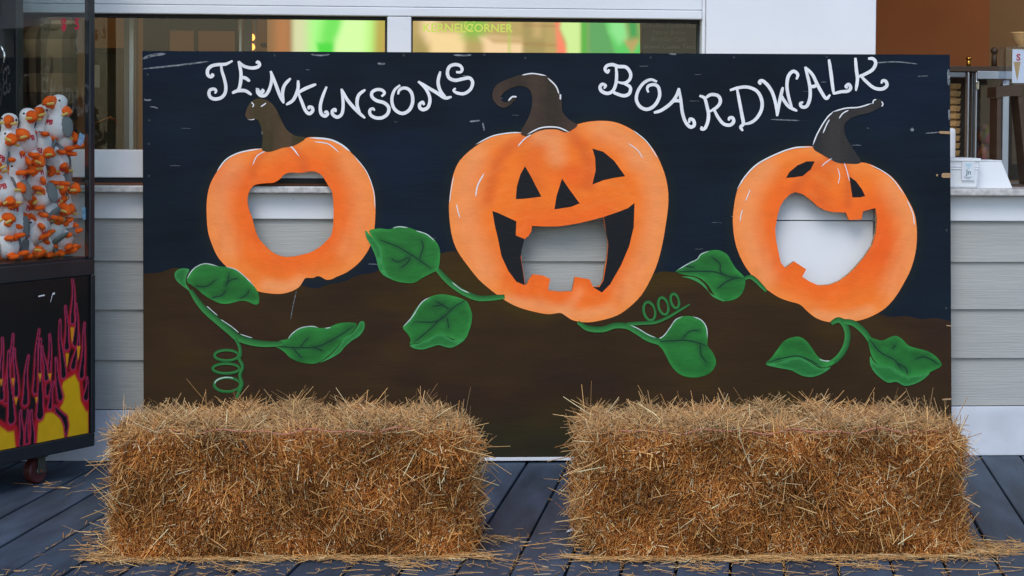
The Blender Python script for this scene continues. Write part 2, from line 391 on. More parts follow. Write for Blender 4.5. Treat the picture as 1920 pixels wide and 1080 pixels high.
def paintA(P):
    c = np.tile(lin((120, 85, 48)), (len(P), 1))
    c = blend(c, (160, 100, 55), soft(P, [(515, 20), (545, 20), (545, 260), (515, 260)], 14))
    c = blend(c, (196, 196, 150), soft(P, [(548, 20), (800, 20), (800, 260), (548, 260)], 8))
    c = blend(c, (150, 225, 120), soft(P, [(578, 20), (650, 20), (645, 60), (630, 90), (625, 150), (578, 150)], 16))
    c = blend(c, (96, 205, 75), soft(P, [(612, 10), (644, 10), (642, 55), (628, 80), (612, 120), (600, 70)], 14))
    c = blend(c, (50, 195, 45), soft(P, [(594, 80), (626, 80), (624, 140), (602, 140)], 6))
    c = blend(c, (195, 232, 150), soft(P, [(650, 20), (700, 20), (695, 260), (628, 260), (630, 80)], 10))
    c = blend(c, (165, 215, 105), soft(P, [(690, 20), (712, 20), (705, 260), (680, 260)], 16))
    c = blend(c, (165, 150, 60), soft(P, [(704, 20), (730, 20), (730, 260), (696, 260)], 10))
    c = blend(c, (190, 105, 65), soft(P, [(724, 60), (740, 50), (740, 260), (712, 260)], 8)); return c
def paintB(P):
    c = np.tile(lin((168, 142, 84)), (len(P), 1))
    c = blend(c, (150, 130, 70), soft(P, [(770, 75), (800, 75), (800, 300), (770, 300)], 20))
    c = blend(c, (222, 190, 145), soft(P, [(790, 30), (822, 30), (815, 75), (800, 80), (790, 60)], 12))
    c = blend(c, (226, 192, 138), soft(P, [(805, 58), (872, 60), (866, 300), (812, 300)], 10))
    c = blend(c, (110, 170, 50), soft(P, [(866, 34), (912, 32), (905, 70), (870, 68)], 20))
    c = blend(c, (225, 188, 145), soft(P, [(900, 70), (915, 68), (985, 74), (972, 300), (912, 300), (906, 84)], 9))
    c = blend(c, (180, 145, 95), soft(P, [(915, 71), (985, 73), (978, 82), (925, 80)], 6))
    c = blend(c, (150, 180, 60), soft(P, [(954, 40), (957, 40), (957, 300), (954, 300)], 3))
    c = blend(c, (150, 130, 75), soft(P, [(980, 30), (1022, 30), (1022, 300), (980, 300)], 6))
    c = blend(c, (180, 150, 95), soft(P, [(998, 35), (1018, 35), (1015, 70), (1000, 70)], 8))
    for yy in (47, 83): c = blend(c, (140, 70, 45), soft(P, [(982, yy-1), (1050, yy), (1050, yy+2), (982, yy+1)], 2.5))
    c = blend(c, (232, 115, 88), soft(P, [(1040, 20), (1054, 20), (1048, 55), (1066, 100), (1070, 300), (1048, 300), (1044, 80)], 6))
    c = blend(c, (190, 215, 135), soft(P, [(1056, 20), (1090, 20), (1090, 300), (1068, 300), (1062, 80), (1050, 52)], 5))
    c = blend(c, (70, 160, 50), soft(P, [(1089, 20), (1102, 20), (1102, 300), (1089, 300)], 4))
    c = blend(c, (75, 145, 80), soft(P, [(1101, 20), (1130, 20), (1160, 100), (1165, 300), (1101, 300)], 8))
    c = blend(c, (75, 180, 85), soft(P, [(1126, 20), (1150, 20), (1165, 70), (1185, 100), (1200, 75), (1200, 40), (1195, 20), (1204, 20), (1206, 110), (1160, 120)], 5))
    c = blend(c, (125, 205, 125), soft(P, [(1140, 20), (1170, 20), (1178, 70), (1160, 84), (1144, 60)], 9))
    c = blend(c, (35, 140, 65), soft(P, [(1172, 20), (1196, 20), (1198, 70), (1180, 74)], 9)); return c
sign('reflection_panel', 500, 745, 20, 260, .30, paintA, 'glowing panel painted with green and cream window reflections above the painted board')
sg = sign('sign_reflection_panel', 764, 1201, 20, 300, .30, paintB, 'glowing panel painted with the reflected popcorn sign lettered KERNEL CORNER behind the window glass')
def text_mesh(body, size, extr=.0004, offset=0.0, align='CENTER'):
    cu = bpy.data.curves.new('txt', 'FONT'); cu.body = body; cu.size = size; cu.extrude = extr; cu.offset = offset; cu.align_x = align; cu.resolution_u = 3
    to = bpy.data.objects.new('txt', cu); COL.objects.link(to); dg = bpy.context.evaluated_depsgraph_get(); dg.update()
    me = bpy.data.meshes.new_from_object(to.evaluated_get(dg)); bpy.data.objects.remove(to); bpy.data.curves.remove(cu); return me
def text_at(name, body, p, size, mat, parent, offset=0, Mrot=None, sx=1):
    me = text_mesh(body, size, offset=offset); me.name = name; me.materials.clear(); me.materials.append(mat)
    o = bpy.data.objects.new(name, me); COL.objects.link(o); 
    rot = Matrix.Rotation(R(90), 4, 'X') if Mrot is None else Mrot
    me.transform(rot @ Matrix.Diagonal((sx, 1, 1, 1)))
    if parent: o.parent = parent; o.location = Vector(p)-parent.matrix_world.translation if parent.type == 'EMPTY' else Vector(p)
    else: o.location = p
    return o
bpy.context.view_layer.update()
text_at('lettering', 'KERNEL', onY(833, 60, .297), .040, MT['signtxt'], sg, .0006)
text_at('lettering', 'CORNER', onY(917, 60, .297), .038, MT['signtxt'], sg, .0004)
V, Fc = tube_vf([onY(880+12*math.cos(a)*(1-.09*a), 49-13*math.sin(a)*(1-.09*a), .296)-sg.location for a in np.linspace(.6, 7.5, 26)], .0022, 6)
mesh_obj('emblem_swirl', V, Fc, MT['signtxt'], sg)
mb = wbox('menu_board', 1203, 1312, 20, 300, .30, .03, MT['menu'], None); tag(mb, 'dark slate menu board with faint lines of lettering in the window', 'menu board')
for (tx, x, y) in (('Chocolate Cookie Dough', 1258, 52), ('Peanut Butter', 1255, 64), ('Birthday Cake', 1254, 77), ('Caramel Cookie Twist', 1252, 91)):
    o = text_at('lettering', tx, onY(x, y, .2985), .020, MT['menuink'], None); o.parent = mb

# things at the service counter on the right
def place_tag(o, l, c, g=None): tag(o, l, c, g); return o
CT = .852
def tub():
    a = onY(1775, 354, .02); b = onY(1832, 354, .02); t0 = onY(1838, 299, .02)
    cx = (a.x+b.x)/2-.02; hw = b.x-cx; h = t0.z-CT; root = empty('white_tub', (cx, .09, CT))
    place_tag(root, 'white plastic tub with a small paper label on the service counter', 'tub')
    bm = bmesh.new(); v = bm_box(bm, -hw, hw, -.07, .07, 0, h, .006)
    for q in bm.verts:
        k = 1+.10*(q.co.z/h); q.co.x *= k; q.co.y *= k
    from_bm('body', bm, MT['tub'], root)
    box('rim', -hw*1.13, hw*1.13, -.081, .081, h-.006, h+.004, MT['tub'], root, .002)
    for z in (.66, .74): box('rib', -hw*1.08, hw*1.08, -.0775, .0775, h*z, h*z+.002, MT['tub'], root, .0005)
    lx = hw*.55; lb = box('label_paper', lx-.022, lx+.020, -.0795, -.0785, h*.28, h*.93, MT['labelm'], root, 0)
    text_at('lettering', 'Jn', (lx, -.0797, h*.48), .022, MT['ink'], lb, .0005)
    for k, (zz, ww) in enumerate(((.38, .016), (.33, .010))): box('print_line', lx-ww, lx+ww-.004, -.0799, -.0796, h*zz, h*zz+.0018, MT['ink'], lb, 0)
    box('print_mark', lx-.010, lx+.009, -.0799, -.0796, h*.76, h*.86, MT['paleblue'], lb, 0)
    box('print_mark', lx-.004, lx+.003, -.0799, -.0796, h*.66, h*.76, MT['paleblue'], lb, 0)
tub()
a, b, c_, d_ = [onY(x, y, .06) for x, y in ((1830, 354), (1898, 354), (1878, 303), (1834, 303))]
wd = empty('white_box', (a.x, .06, CT)); tag(wd, 'white box with one slanted side next to the labelled tub', 'box')
V = [Vector((p.x-a.x, yy, p.z-CT)) for yy in (0, .13) for p in (a, b, c_, d_)]
for v in V:
    if v.z < .02: v.z = 0
mesh_obj('body', V, [(0, 1, 2, 3), (7, 6, 5, 4), (0, 4, 5, 1), (1, 5, 6, 2), (2, 6, 7, 3), (3, 7, 4, 0)], MT['tub'], wd)
box('lid_edge', .004, b.x-a.x-.035, -.001, .131, c_.z-CT+.0005, c_.z-CT+.004, MT['tub'], wd, .001)
p = onY(1786, 297, .24)
bm = bmesh.new(); bm_box(bm, -.03, .012, 0, .05, 0, .19, .010); o = from_bm('white_scoop_holder', bm, MT['tub']); o.location = (p.x, .24, CT); tag(o, 'rounded white plastic holder behind the labelled tub', 'holder')
# display case
dc = empty('display_case', (onY(1834, 300, .45).x, .45, .852)); tag(dc, 'aluminium framed glass display case on the ice cream counter', 'display case')
bpy.context.view_layer.update()
def cbox(name, px0, px1, py0, py1, Y, th, mat):
    a = onY(px0, py1, Y); b = onY(px1, py0, Y); z0 = max(a.z, .853)
    return box(name, a.x-dc.location.x, b.x-dc.location.x, Y-.45, Y-.45+th, z0-.852, b.z-.852, mat, dc, .002)
cbox('upright', 1811, 1818, 136, 420, .45, .03, MT['alu']); cbox('upright', 1819, 1825, 134, 420, .475, .03, MT['greymetal']); cbox('upright', 1826, 1833, 136, 420, .45, .03, MT['alu'])
cbox('upright', 1877, 1893, 150, 420, .46, .03, MT['alu'])
cbox('top_rail', 1833.5, 2050, 135, 148, .45, .03, MT['alu']); cbox('top_rail', 1700, 1810.5, 136, 144, .45, .03, MT['greymetal'])
cbox('top_board', 1700, 2050, 126, 133.5, .46, .30, MT['brown'])
cbox('pane', 1834, 1876, 149, 420, .462, .004, MT['glass']); cbox('pane', 1894, 2050, 149, 420, .462, .004, MT['glass'])
cbox('hinge', 1830, 1836, 152, 168, .445, .006, MT['chrome'])
cbox('back_panel', 1700, 2050, 136, 420, .80, .02, MT['brown'])
cbox('base_rail', 1833.5, 2050, 345, 420, .455, .03, MT['greymetal'])
# stacked wafer cups
V, Fc = lathe_vf([(0, .020), (.014, .024), (.016, .034), (.034, .038), (.030, .034), (.016, .030)], 16)
wme = None
p = onY(1782, 340, .56); n = 13
for k in range(n):
    if wme is None: o = mesh_obj('wafer_cup', V, Fc, MT['wafer'], smooth=False); wme = o.data
    else: o = bpy.data.objects.new('wafer_cup', wme); COL.objects.link(o)
    o.location = (p.x, .58, .8525+k*.0255)
    tag(o, 'tan wafer ice cream cup in the tall stack inside the display case', 'wafer cup', 'stacked wafer cups')
# colourful candy bags in the case
for k in range(3):
    p = onY(1845, 340, .6); V, Fc = lathe_vf([(0, .02), (.01, .032), (.03, .036), (.05, .030), (.062, .012), (.07, .014)], 12, 1, .7)
    cols = rng.uniform(.02, .35, (len(V), 3))*np.array([1, .45, .5])
    o = mesh_obj('candy_bag', V, Fc, MT['straw'], cols=cols, smooth=True); o.location = (p.x+.004*k, .62, .8525+.066*k); o.rotation_euler = (0, 0, k)
    tag(o, ('bottom', 'middle', 'top')[k]+' bag of mixed candy stacked in the display case', 'candy bag', 'candy bags in the case')
# knobs on top of the case
def knob(name, px, py_top, py_bot, Y, r, mat, label):
    b = onY(px, py_bot, Y); t = onY(px, py_top, Y); h = t.z-b.z
    V, Fc = lathe_vf([(0, r*.75), (h*.55, r*.7), (h*.62, r*.45), (h*.68, r*.7), (h*.78, r), (h*.88, r*.95), (h*.96, r*.6), (h, .001)], 16)
    o = mesh_obj(name, V, Fc, mat, smooth=True); o.location = b; tag(o, label, 'knob')
zt = onY(1860, 126, .5).z
knob('wooden_finial', 1864, 88, 126, .52, .013, MT['brown'], 'dark wooden ball finial standing on the display case')
knob('brass_finial', 1816, 106, 126, .52, .010, MT['brass'], 'small shining brass knob standing on the display case')
# wooden stand with clear cone box on it
ws = empty('wooden_stand', (onY(1900, 354, .16).x, .16, CT)); tag(ws, 'dark brown wooden stand with slanted legs under the clear cone box', 'stand'); bpy.context.view_layer.update()
q = [onY(x, y, .16) for x, y in ((1868, 183), (1916, 178), (1916, 158), (1868, 163))]
def prism(name, pts, th, mat, parent):
    V = [Vector((p.x, yy, p.z))-parent.location+Vector((0, parent.location.y if False else 0, 0)) for yy in (pts[0].y, pts[0].y+th) for p in pts]
    n = len(pts); return mesh_obj(name, V, [tuple(range(n)), tuple(range(2*n-1, n-1, -1))]+[(i, i+n, (i+1) % n+n, (i+1) % n) for i in range(n)], mat, parent)
prism('top_bar', q, .10, MT['brown'], ws)
prism('leg', [onY(x, y, .165) for x, y in ((1868, 352), (1876, 352), (1877, 184), (1870, 184))], .08, MT['brown'], ws)
prism('leg', [onY(x, y, .165) for x, y in ((1926, 352), (1936, 352), (1917, 180), (1909, 181))], .08, MT['brown'], ws)
prism('foot_rail', [onY(x, y, .17) for x, y in ((1868, 352.5), (1936, 352.5), (1936, 346), (1868, 346))], .07, MT['brown'], ws)
za = onY(1890, 158, .18).z
ab = empty('cone_display_box', (onY(1886, 158, .18).x, .18, za+.001)); tag(ab, 'clear acrylic box with a printed ice cream cone on the wooden stand', 'display box'); bpy.context.view_layer.update()
h = onY(1886, 90, .18).z-za; W_ = .105
box('pane', 0, W_, 0, .003, 0, h, MT['acryl'], ab, 0); box('pane', 0, W_, .077, .08, 0, h, MT['acryl'], ab, 0); box('pane', 0, .003, .0035, .0765, 0, h, MT['acryl'], ab, 0)
box('lid', 0, W_, 0, .08, h+.0005, h+.004, MT['acryl'], ab, 0)
box('card', .030, W_-.004, .03, .031, .004, h-.004, MT['tub'], ab, 0)
mesh_obj('printed_cone', [(.034, .0295, h*.62), (.058, .0295, h*.62), (.047, .0295, h*.08)], [(2, 1, 0)], MT['wafer'], ab)
text_at('lettering', 'S', (ab.location.x+.050, .0292+.18, ab.location.z+h*.66), .030, MT['red'], ab, .001)
V, Fc = lathe_vf([(0, .022), (.02, .034), (.045, .045), (.048, .043), (.022, .031), (.004, .018)], 20)
o = mesh_obj('waffle_bowl', V, Fc, MT['wafer']); o.location = (ab.location.x+.072, .22, ab.location.z+h+.0045); tag(o, 'waffle bowl on top of the clear cone box', 'waffle bowl')

# ================================================================== painted cut-out board
BY = -.09
cb = empty('painted_cutout_board', (onY(1025, 857, BY).x, BY, 0)); bpy.context.view_layer.update()
tag(cb, 'dark blue painted plywood board with three pumpkin face cutouts lettered JENKINSONS BOARDWALK', 'photo board')
BP0 = Vector((0, BY, 0)); BN = Vector((0, -1, .012)).normalized()
def bpt(px, py, off=0.0): return onP(px, py, BP0, BN)+BN*off-cb.location
def zc(pts, ox, oy, s): return np.array([(ox+x/s, oy+y/s) for x, y in pts], float)
Z1 = lambda p: zc(p, 260, 90, 2.25)
Z2 = lambda p: zc(p, 800, 90, 1.9635)
Z3 = lambda p: zc(p, 1260, 90, 2.0)
ZA = lambda p: zc(p, 300, 420, 3.0)
ZB = lambda p: zc(p, 1060, 440, 2.5946)
P1 = closed(Z1([(520,425),(470,428),(410,448),(360,485),(325,530),(300,580),(288,640),(287,700),(292,770),(310,830),(340,890),(395,945),(450,1000),(500,1025),(550,1035),(600,1037),(640,1028),(675,1010),(693,985),(705,970),(735,970),(760,962),(790,977),(815,975),(835,965),(880,945),(930,905),(970,850),(990,790),(998,720),(998,640),(990,590),(970,540),(940,490),(905,450),(870,420),(830,395),(780,380),(730,376),(700,382),(655,405),(610,412),(570,425),(545,432)]), 3)
H1 = closed(Z1([(597,552),(615,533),(640,525),(665,526),(690,527),(715,521),(745,522),(770,535),(785,555),(800,580),(815,605),(820,640),(822,690),(820,750),(812,790),(800,805),(770,835),(730,860),(690,872),(650,880),(610,880),(570,865),(535,835),(505,800),(490,760),(478,715),(465,680),(459,640),(465,610),(480,585),(500,575),(540,570),(570,568)]), 3)
S1 = closed(Z1([(520,428),(523,380),(515,330),(497,300),(465,302),(450,285),(455,262),(465,240),(480,222),(510,213),(545,222),(575,250),(600,300),(625,345),(660,370),(705,380),(655,412),(610,420),(575,432),(545,438)]), 3)
P2 = closed(Z2([(345,312),(290,315),(235,330),(190,355),(145,390),(115,425),(97,470),(88,520),(82,580),(85,640),(95,700),(115,750),(150,800),(190,850),(235,890),(290,930),(340,955),(400,972),(450,980),(490,975),(510,985),(540,1003),(590,1010),(640,1003),(700,985),(745,955),(790,910),(825,850),(850,790),(868,720),(880,650),(889,580),(888,520),(875,460),(850,400),(820,355),(785,325),(750,297),(700,275),(650,268),(590,272),(545,285),(515,303),(480,292),(435,292),(400,303),(370,320)]), 3)
H2 = Z2([(388,655),(430,657),(480,657),(520,652),(560,645),(610,633),(650,622),(655,650),(663,690),(667,720),(663,770),(655,810),(650,850),(640,872),(625,880),(612,878),(606,865),(600,852),(572,847),(545,842),(540,868),(535,895),(490,897),(447,892),(450,870),(455,850),(430,838),(390,833),(378,850),(368,870),(362,872),(355,820),(350,790),(347,760),(352,720),(362,702),(375,692),(385,675)])
S2 = closed(Z2([(345,312),(370,265),(385,225),(388,180),(375,150),(345,140),(310,148),(283,165),(272,185),(285,200),(305,195),(320,180),(330,184),(310,207),(285,220),(260,210),(243,185),(245,155),(265,130),(310,110),(355,97),(395,93),(430,97),(465,120),(490,160),(497,200),(500,235),(525,265),(555,285),(515,310),(480,300),(435,300),(400,310),(370,325)]), 3)
MB = [Z2([(242,600),(265,608),(330,638),(328,690),(360,703),(350,740),(346,770),(354,820),(361,873),(330,860),(300,820),(275,765),(262,700),(250,650)]),
      Z2([(765,570),(740,590),(700,605),(651,622),(661,680),(668,720),(664,775),(651,855),(636,880),(612,880),(645,900),(675,870),(715,800),(745,730),(762,660)])]
EY2 = [Z2([(362,435),(385,475),(422,547),(400,550),(360,555),(328,556),(332,510),(345,465)]), Z2([(498,480),(525,520),(563,572),(530,585),(470,594),(478,545)]), Z2([(610,370),(650,382),(690,415),(731,472),(690,478),(650,487),(610,502),(622,450),(620,405)])]
P3 = closed(Z3([(530,370),(480,370),(430,382),(380,400),(330,430),(290,465),(255,510),(240,550),(230,610),(228,660),(235,720),(250,770),(275,820),(310,865),(355,905),(400,935),(440,950),(480,962),(510,990),(545,1015),(590,1028),(640,1028),(700,1022),(750,1005),(800,975),(840,930),(870,880),(895,830),(912,770),(918,710),(915,650),(905,610),(885,570),(855,520),(820,480),(780,455),(740,435),(700,428),(650,428),(620,425),(600,415),(570,395)]), 3)
H3 = Z3([(420,570),(440,550),(462,540),(490,548),(520,570),(545,593),(570,607),(600,615),(652,617),(663,645),(710,643),(716,612),(763,600),(768,640),(765,690),(750,740),(720,785),(690,820),(660,850),(625,875),(590,888),(550,890),(515,875),(488,858),(503,830),(458,800),(425,825),(408,805),(400,770),(390,720),(387,680),(395,630),(405,595)])
EY3 = [Z3([(427,487),(440,465),(470,440),(505,425),(535,425),(520,455),(490,480),(455,485)]), Z3([(665,482),(690,500),(712,530),(724,555),(705,560),(676,560),(670,520)])]
S3 = closed(Z3([(527,372),(545,320),(575,270),(600,240),(650,225),(700,222),(745,207),(757,195),(770,190),(790,200),(790,218),(770,228),(740,243),(690,255),(655,275),(645,300),(655,340),(680,380),(708,430),(650,433),(620,430),(595,418),(560,398)]), 3)
BC = np.array([(267, 95.5), (1781, 102.5), (1784.5, 853), (269.5, 861)])
# panel with real holes
vo, fo, loops = fill(BC, [H1, H2, H3], 9)
def hill_y(x): return np.interp(x, [260, 330, 420, 600, 800, 870, 960, 1100, 1230, 1300, 1400, 1560, 1640, 1790], [517, 503, 520, 540, 478, 470, 495, 540, 512, 506, 520, 600, 590, 601])
def fnoise(P, sx, sy, seed, n=5):
    r = np.random.default_rng(seed); o = np.zeros(len(P))
    for k in range(n):
        a = r.uniform(0, 6.28); f = 2**(k*.7); o += np.sin(P[:, 0]/sx*f*math.cos(a)+P[:, 1]/sy*f*math.sin(a)+r.uniform(0, 6.28))/f**.6
    return o/2.2
def bgcol(P):
    n = fnoise(P, 90, 35, 3); c = np.tile(lin((15, 27, 38)), (len(P), 1))*(1+.22*n[:, None])
    c = blend(c, (16, 30, 54), .4*smooth01(fnoise(P, 160, 90, 9)))
    for l in (P1, P2, P3): c = blend(c, (32, 38, 32), .5*smooth01(1-dist_poly(P, l[::4], True)/22))
    return c
def hillcol(P):
    n = fnoise(P, 120, 60, 5); c = np.tile(lin((57, 40, 21)), (len(P), 1))*(1+.15*n[:, None])
    c = blend(c, (66, 50, 13), .75*smooth01(fnoise(P, 110, 60, 12)+.2))
    c = blend(c, (47, 30, 24), .6*smooth01(fnoise(P, 140, 50, 22)))
    return blend(c, (32, 40, 28), .6*smooth01((P[:, 1]-740)/100))
TH = .018
Vf = [bpt(x, y) for x, y in vo]; nV = len(Vf); Vb = [v-BN*TH for v in Vf]
pan = mesh_obj('panel', Vf, fo[:, ::-1], MT['paint'], cb, cols=bgcol(vo))
b2 = mesh_obj('panel_core', [v-BN*.0006 for v in Vf]+Vb, [tuple(f+nV) for f in fo], MT['ply'], cb)
bme = bmesh.new(); bme.from_mesh(b2.data); bme.verts.ensure_lookup_table(); base = 0
# side walls: match loop points to triangulated verts (first verts keep input order)
for l in loops:
    m = len(l)
    for i in range(m):
        i0, i1 = base+i, base+(i+1) % m
        try: bme.faces.new([bme.verts[i0], bme.verts[i1], bme.verts[i1+nV], bme.verts[i0+nV]])
        except Exception: pass
    base += m
bmesh.ops.recalc_face_normals(bme, faces=bme.faces); bme.to_mesh(b2.data); bme.free()
def decal(name, outer, holes, s, off, colf, mat, parent, flipfix=True):
    v2, f2, _ = fill(outer, holes, s)
    base_ = parent
    return mesh_obj(name, [bpt(x, y, off) for x, y in v2], f2[:, ::-1], mat, parent, cols=colf(v2))
hx = np.linspace(267, 1784.5, 120)
def edge_x(x, y): return x
hill = np.array([(x, hill_y(x)+2*math.sin(x*.11)) for x in np.linspace(268.2, 1783.2, 140)]+[(1784, 852.5), (269.5, 860.5)])
hill[0, 0] = 268.6
def holes_in(): return [H1, H2, H3]
# hill is cut round the holes it meets: holes are re-cut by clipping triangles
v2, f2, _ = fill(hill, [], 9)
for hh in (H1, H2, H3):      # add hole outlines as constraints by re-triangulating with the part of the hole below the hill line
    pass
def hill_mesh():
    hs = [np.array([p for p in resample(h, 4) if p[1] > hill_y(p[0])+1.5]) for h in (H2,)]
    hh = H2
    pts = resample(hh, 4); below = pts[:, 1] > np.array([hill_y(p[0]) for p in pts])
    v, f, _ = fill(hill, [], 9)
    return v, f
v2, f2 = hill_mesh()
hv = v2; cen = hv[f2].mean(1)
keep = np.ones(len(f2), bool)
for l in (P1, P2, P3):       # under the pumpkins the hill is not needed
    ins = inside(hv, l); d = dist_poly(hv, l[::2], True); deep = ins & (d > 3)
    keep &= ~deep[f2].all(1)
mesh_obj('painted_hill', [bpt(x, y, .0004) for x, y in hv], f2[keep][:, ::-1], MT['paint'], cb, cols=hillcol(hv))
LAYER = [.0016]
def lay():
    LAYER[0] += .00004
    if LAYER[0] > .0034: LAYER[0] = .0016
    return LAYER[0]
def stroke(pts, w, taper=(.5, .5), n=7, closed_=False):
    c = catmull(pts, n); m = len(c); L = []; Rr = []
    for i in range(m):
        d = c[min(i+1, m-1)]-c[max(i-1, 0)]; d = d/(np.hypot(*d)+1e-9); nn = np.array([-d[1], d[0]]); t = i/(m-1)
        ww = np.interp(t, np.linspace(0, 1, len(w)), w) if hasattr(w, '__len__') else w
        k = 1
        if t < .12: k = taper[0]+(1-taper[0])*t/.12
        if t > .88: k = taper[1]+(1-taper[1])*(1-t)/.12
        L.append(c[i]+nn*ww/2*k); Rr.append(c[i]-nn*ww/2*k)
    return L, Rr
def strokes(name, lst, mat, parent, col=None, off=None):
    """several brush strokes, each on its own thin layer, in one mesh"""
    V = []; Fc = []; C = []
    for it in lst:
        pts, w = it[0], it[1]; tp = it[2] if len(it) > 2 else (.5, .5); cc = it[3] if len(it) > 3 else col
        o = lay() if off is None else off
        Ls, Rs = stroke(pts, w, tp); b = len(V)
        for l, r in zip(Ls, Rs):
            m_ = (np.array(l)+np.array(r))/2
            V += [bpt(*l, o), bpt(*m_, o+.00001), bpt(*r, o)]
            if cc is not None:
                c1 = lin(cc[0] if isinstance(cc[0], tuple) else cc); c2 = lin(cc[1] if isinstance(cc[0], tuple) else cc)
                C += [c1, (c1+c2)/2, c2]
        for i in range(len(Ls)-1):
            for k in (0, 1): Fc.append((b+3*i+k, b+3*i+k+1, b+3*i+k+4, b+3*i+k+3))
    return mesh_obj(name, V, Fc, mat, parent, cols=np.array(C) if C else None)
def pumpkin(name, out, hole, blacks, stem, ribs, hl, stemhl, tone, stemcol, hotspot, label):
    cx, cy = out.mean(0)
    def colf(P):
        do = dist_poly(P, out[::2], True); dh = dist_poly(P, hole, True)
        c = np.tile(lin((255, 124, 34)), (len(P), 1))
        c = blend(c, (255, 152, 74), .7*tone*smooth01(1-do/40))
        c = blend(c, (252, 104, 26), .75*smooth01(1-dh/60))
        c = blend(c, (243, 82, 18), .5*smooth01(1-np.hypot((P[:, 0]-hotspot[0])/hotspot[2], (P[:, 1]-hotspot[1])/hotspot[3])))
        for pts, wd, al, cc in ribs:
            d = dist_poly(P, catmull(pts, 5)); c = blend(c, cc, al*smooth01(1-d/wd))
        hc = hole.mean(0); an = np.arctan2(P[:, 1]-hc[1], P[:, 0]-hc[0]); dd_ = np.minimum(dh, 400)+do*.3
        bs = np.sin(dd_*.42+2.5*np.sin(an*3+cx)+dd_*.05*np.sin(an*5))*.5+np.sin(dd_*.23+1.7*np.sin(an*7))*.5
        c = blend(c, (255, 168, 92), np.clip(.12*bs*(.5+.5*np.sin(an*4+cx)), 0, 1)); c = blend(c, (236, 84, 20), np.clip(-.14*bs*(.5+.5*np.sin(an*3)), 0, 1))
        return c
    root = decal(name, out, [hole], 5, .0012, colf, MT['paint2'], cb); root['label'] = label
    st = decal('stem', stem, [], 7, .0020, lambda P: stemcol(P), MT['paint2'], root)
    for b in blacks: decal('black_patch', b*1.0, [], 9, .0015, lambda P: np.tile(lin((14, 17, 22)), (len(P), 1)), MT['paint2'], root)
    for p, w_ in hl: strokes('highlight', [(p, w_*.8, (.1, .1))], MT['letter'], root)
    for p, w_ in stemhl: strokes('highlight', [(p, w_, (.1, .1))], MT['letter'], st)
    return root
dk = (226, 96, 34); lt = (252, 168, 108)
def stc(c1, c2, xs):
    def f(P):
        n = fnoise(P, 9, 60, 31); return blend(np.tile(lin(c1), (len(P), 1)), c2, .8*smooth01(.5+.6*n))
    return f
pumpkin('painted_pumpkin', P1, H1, [], S1,
  [(Z1([(545,432),(500,470),(480,530)]), 16, .5, dk), (Z1([(640,415),(690,470),(700,520)]), 18, .6, dk), (Z1([(400,500),(350,600),(345,720),(380,850)]), 40, .45, lt), (Z1([(880,480),(930,600),(930,740),(880,850)]), 40, .35, lt), (Z1([(540,1000),(620,1010),(680,990)]), 22, .6, lt)],
  [(Z1([(330,520),(370,470),(430,440),(520,424)]), 3.0), (Z1([(545,432),(590,412),(640,415),(678,458)]), 3.2), (Z1([(480,495),(500,455),(540,432)]), 2.2), (Z1([(720,378),(800,385),(850,405),(893,437)]), 4.0), (Z1([(740,395),(800,405),(845,440)]), 2.4), (Z1([(905,450),(960,520),(990,600),(998,680)]), 1.8)],
  [(Z1([(508,305),(520,335),(523,368)]), 2.2), (Z1([(535,300),(550,340),(555,372)]), 2.4), (Z1([(452,280),(465,300),(490,300)]), 2.4), (Z1([(475,228),(485,240),(480,250)]), 2), (Z1([(515,248),(530,238),(538,232)]), 2.2)],
  .7, stc((60, 52, 24), (88, 66, 44), 0), (420, 330, 60, 60), 'painted pumpkin with one big face hole and no eyes')
pumpkin('painted_pumpkin', P2, H2, MB+EY2, S2,
  [(Z2([(370,320),(300,370),(250,450),(225,560)]), 20, .6, dk), (Z2([(520,303),(570,360),(605,440),(600,500)]), 22, .65, dk), (Z2([(440,310),(400,400),(390,500)]), 40, .4, dk), (Z2([(180,400),(150,520),(155,660),(220,820)]), 45, .5, lt), (Z2([(800,400),(840,560),(810,750),(730,900)]), 40, .45, lt), (Z2([(500,970),(540,930),(560,900)]), 18, .4, lt), (Z2([(420,320),(460,340),(480,400)]), 34, .6, lt), (Z2([(640,300),(720,340),(770,400)]), 40, .5, lt), (Z2([(300,930),(420,950),(560,980),(680,960)]), 20, .5, lt)],
  [(Z2([(180,355),(240,325),(300,313),(350,311)]), 2.6), (Z2([(370,318),(420,294),(480,292),(525,310)]), 3.0), (Z2([(335,362),(360,335),(385,318)]), 2.6), (Z2([(180,548),(188,505),(212,460)]), 3.0), (Z2([(110,575),(115,600),(122,625)]), 2.4), (Z2([(740,350),(775,375),(795,405)]), 2.0), (Z2([(760,303),(810,345),(850,405)]), 2.0), (Z2([(100,470),(90,520),(84,570)]), 1.8)],
  [(Z2([(300,195),(315,180),(332,180)]), 3.0), (Z2([(350,100),(390,94),(440,102)]), 2.2), (Z2([(445,110),(475,140),(487,170)]), 2.4), (Z2([(492,170),(492,190)]), 3.0)],
  .9, stc((52, 42, 30), (72, 54, 44), 0), (1075, 330, 60, 45), 'painted jack o lantern with triangle eyes and a toothed grin hole')
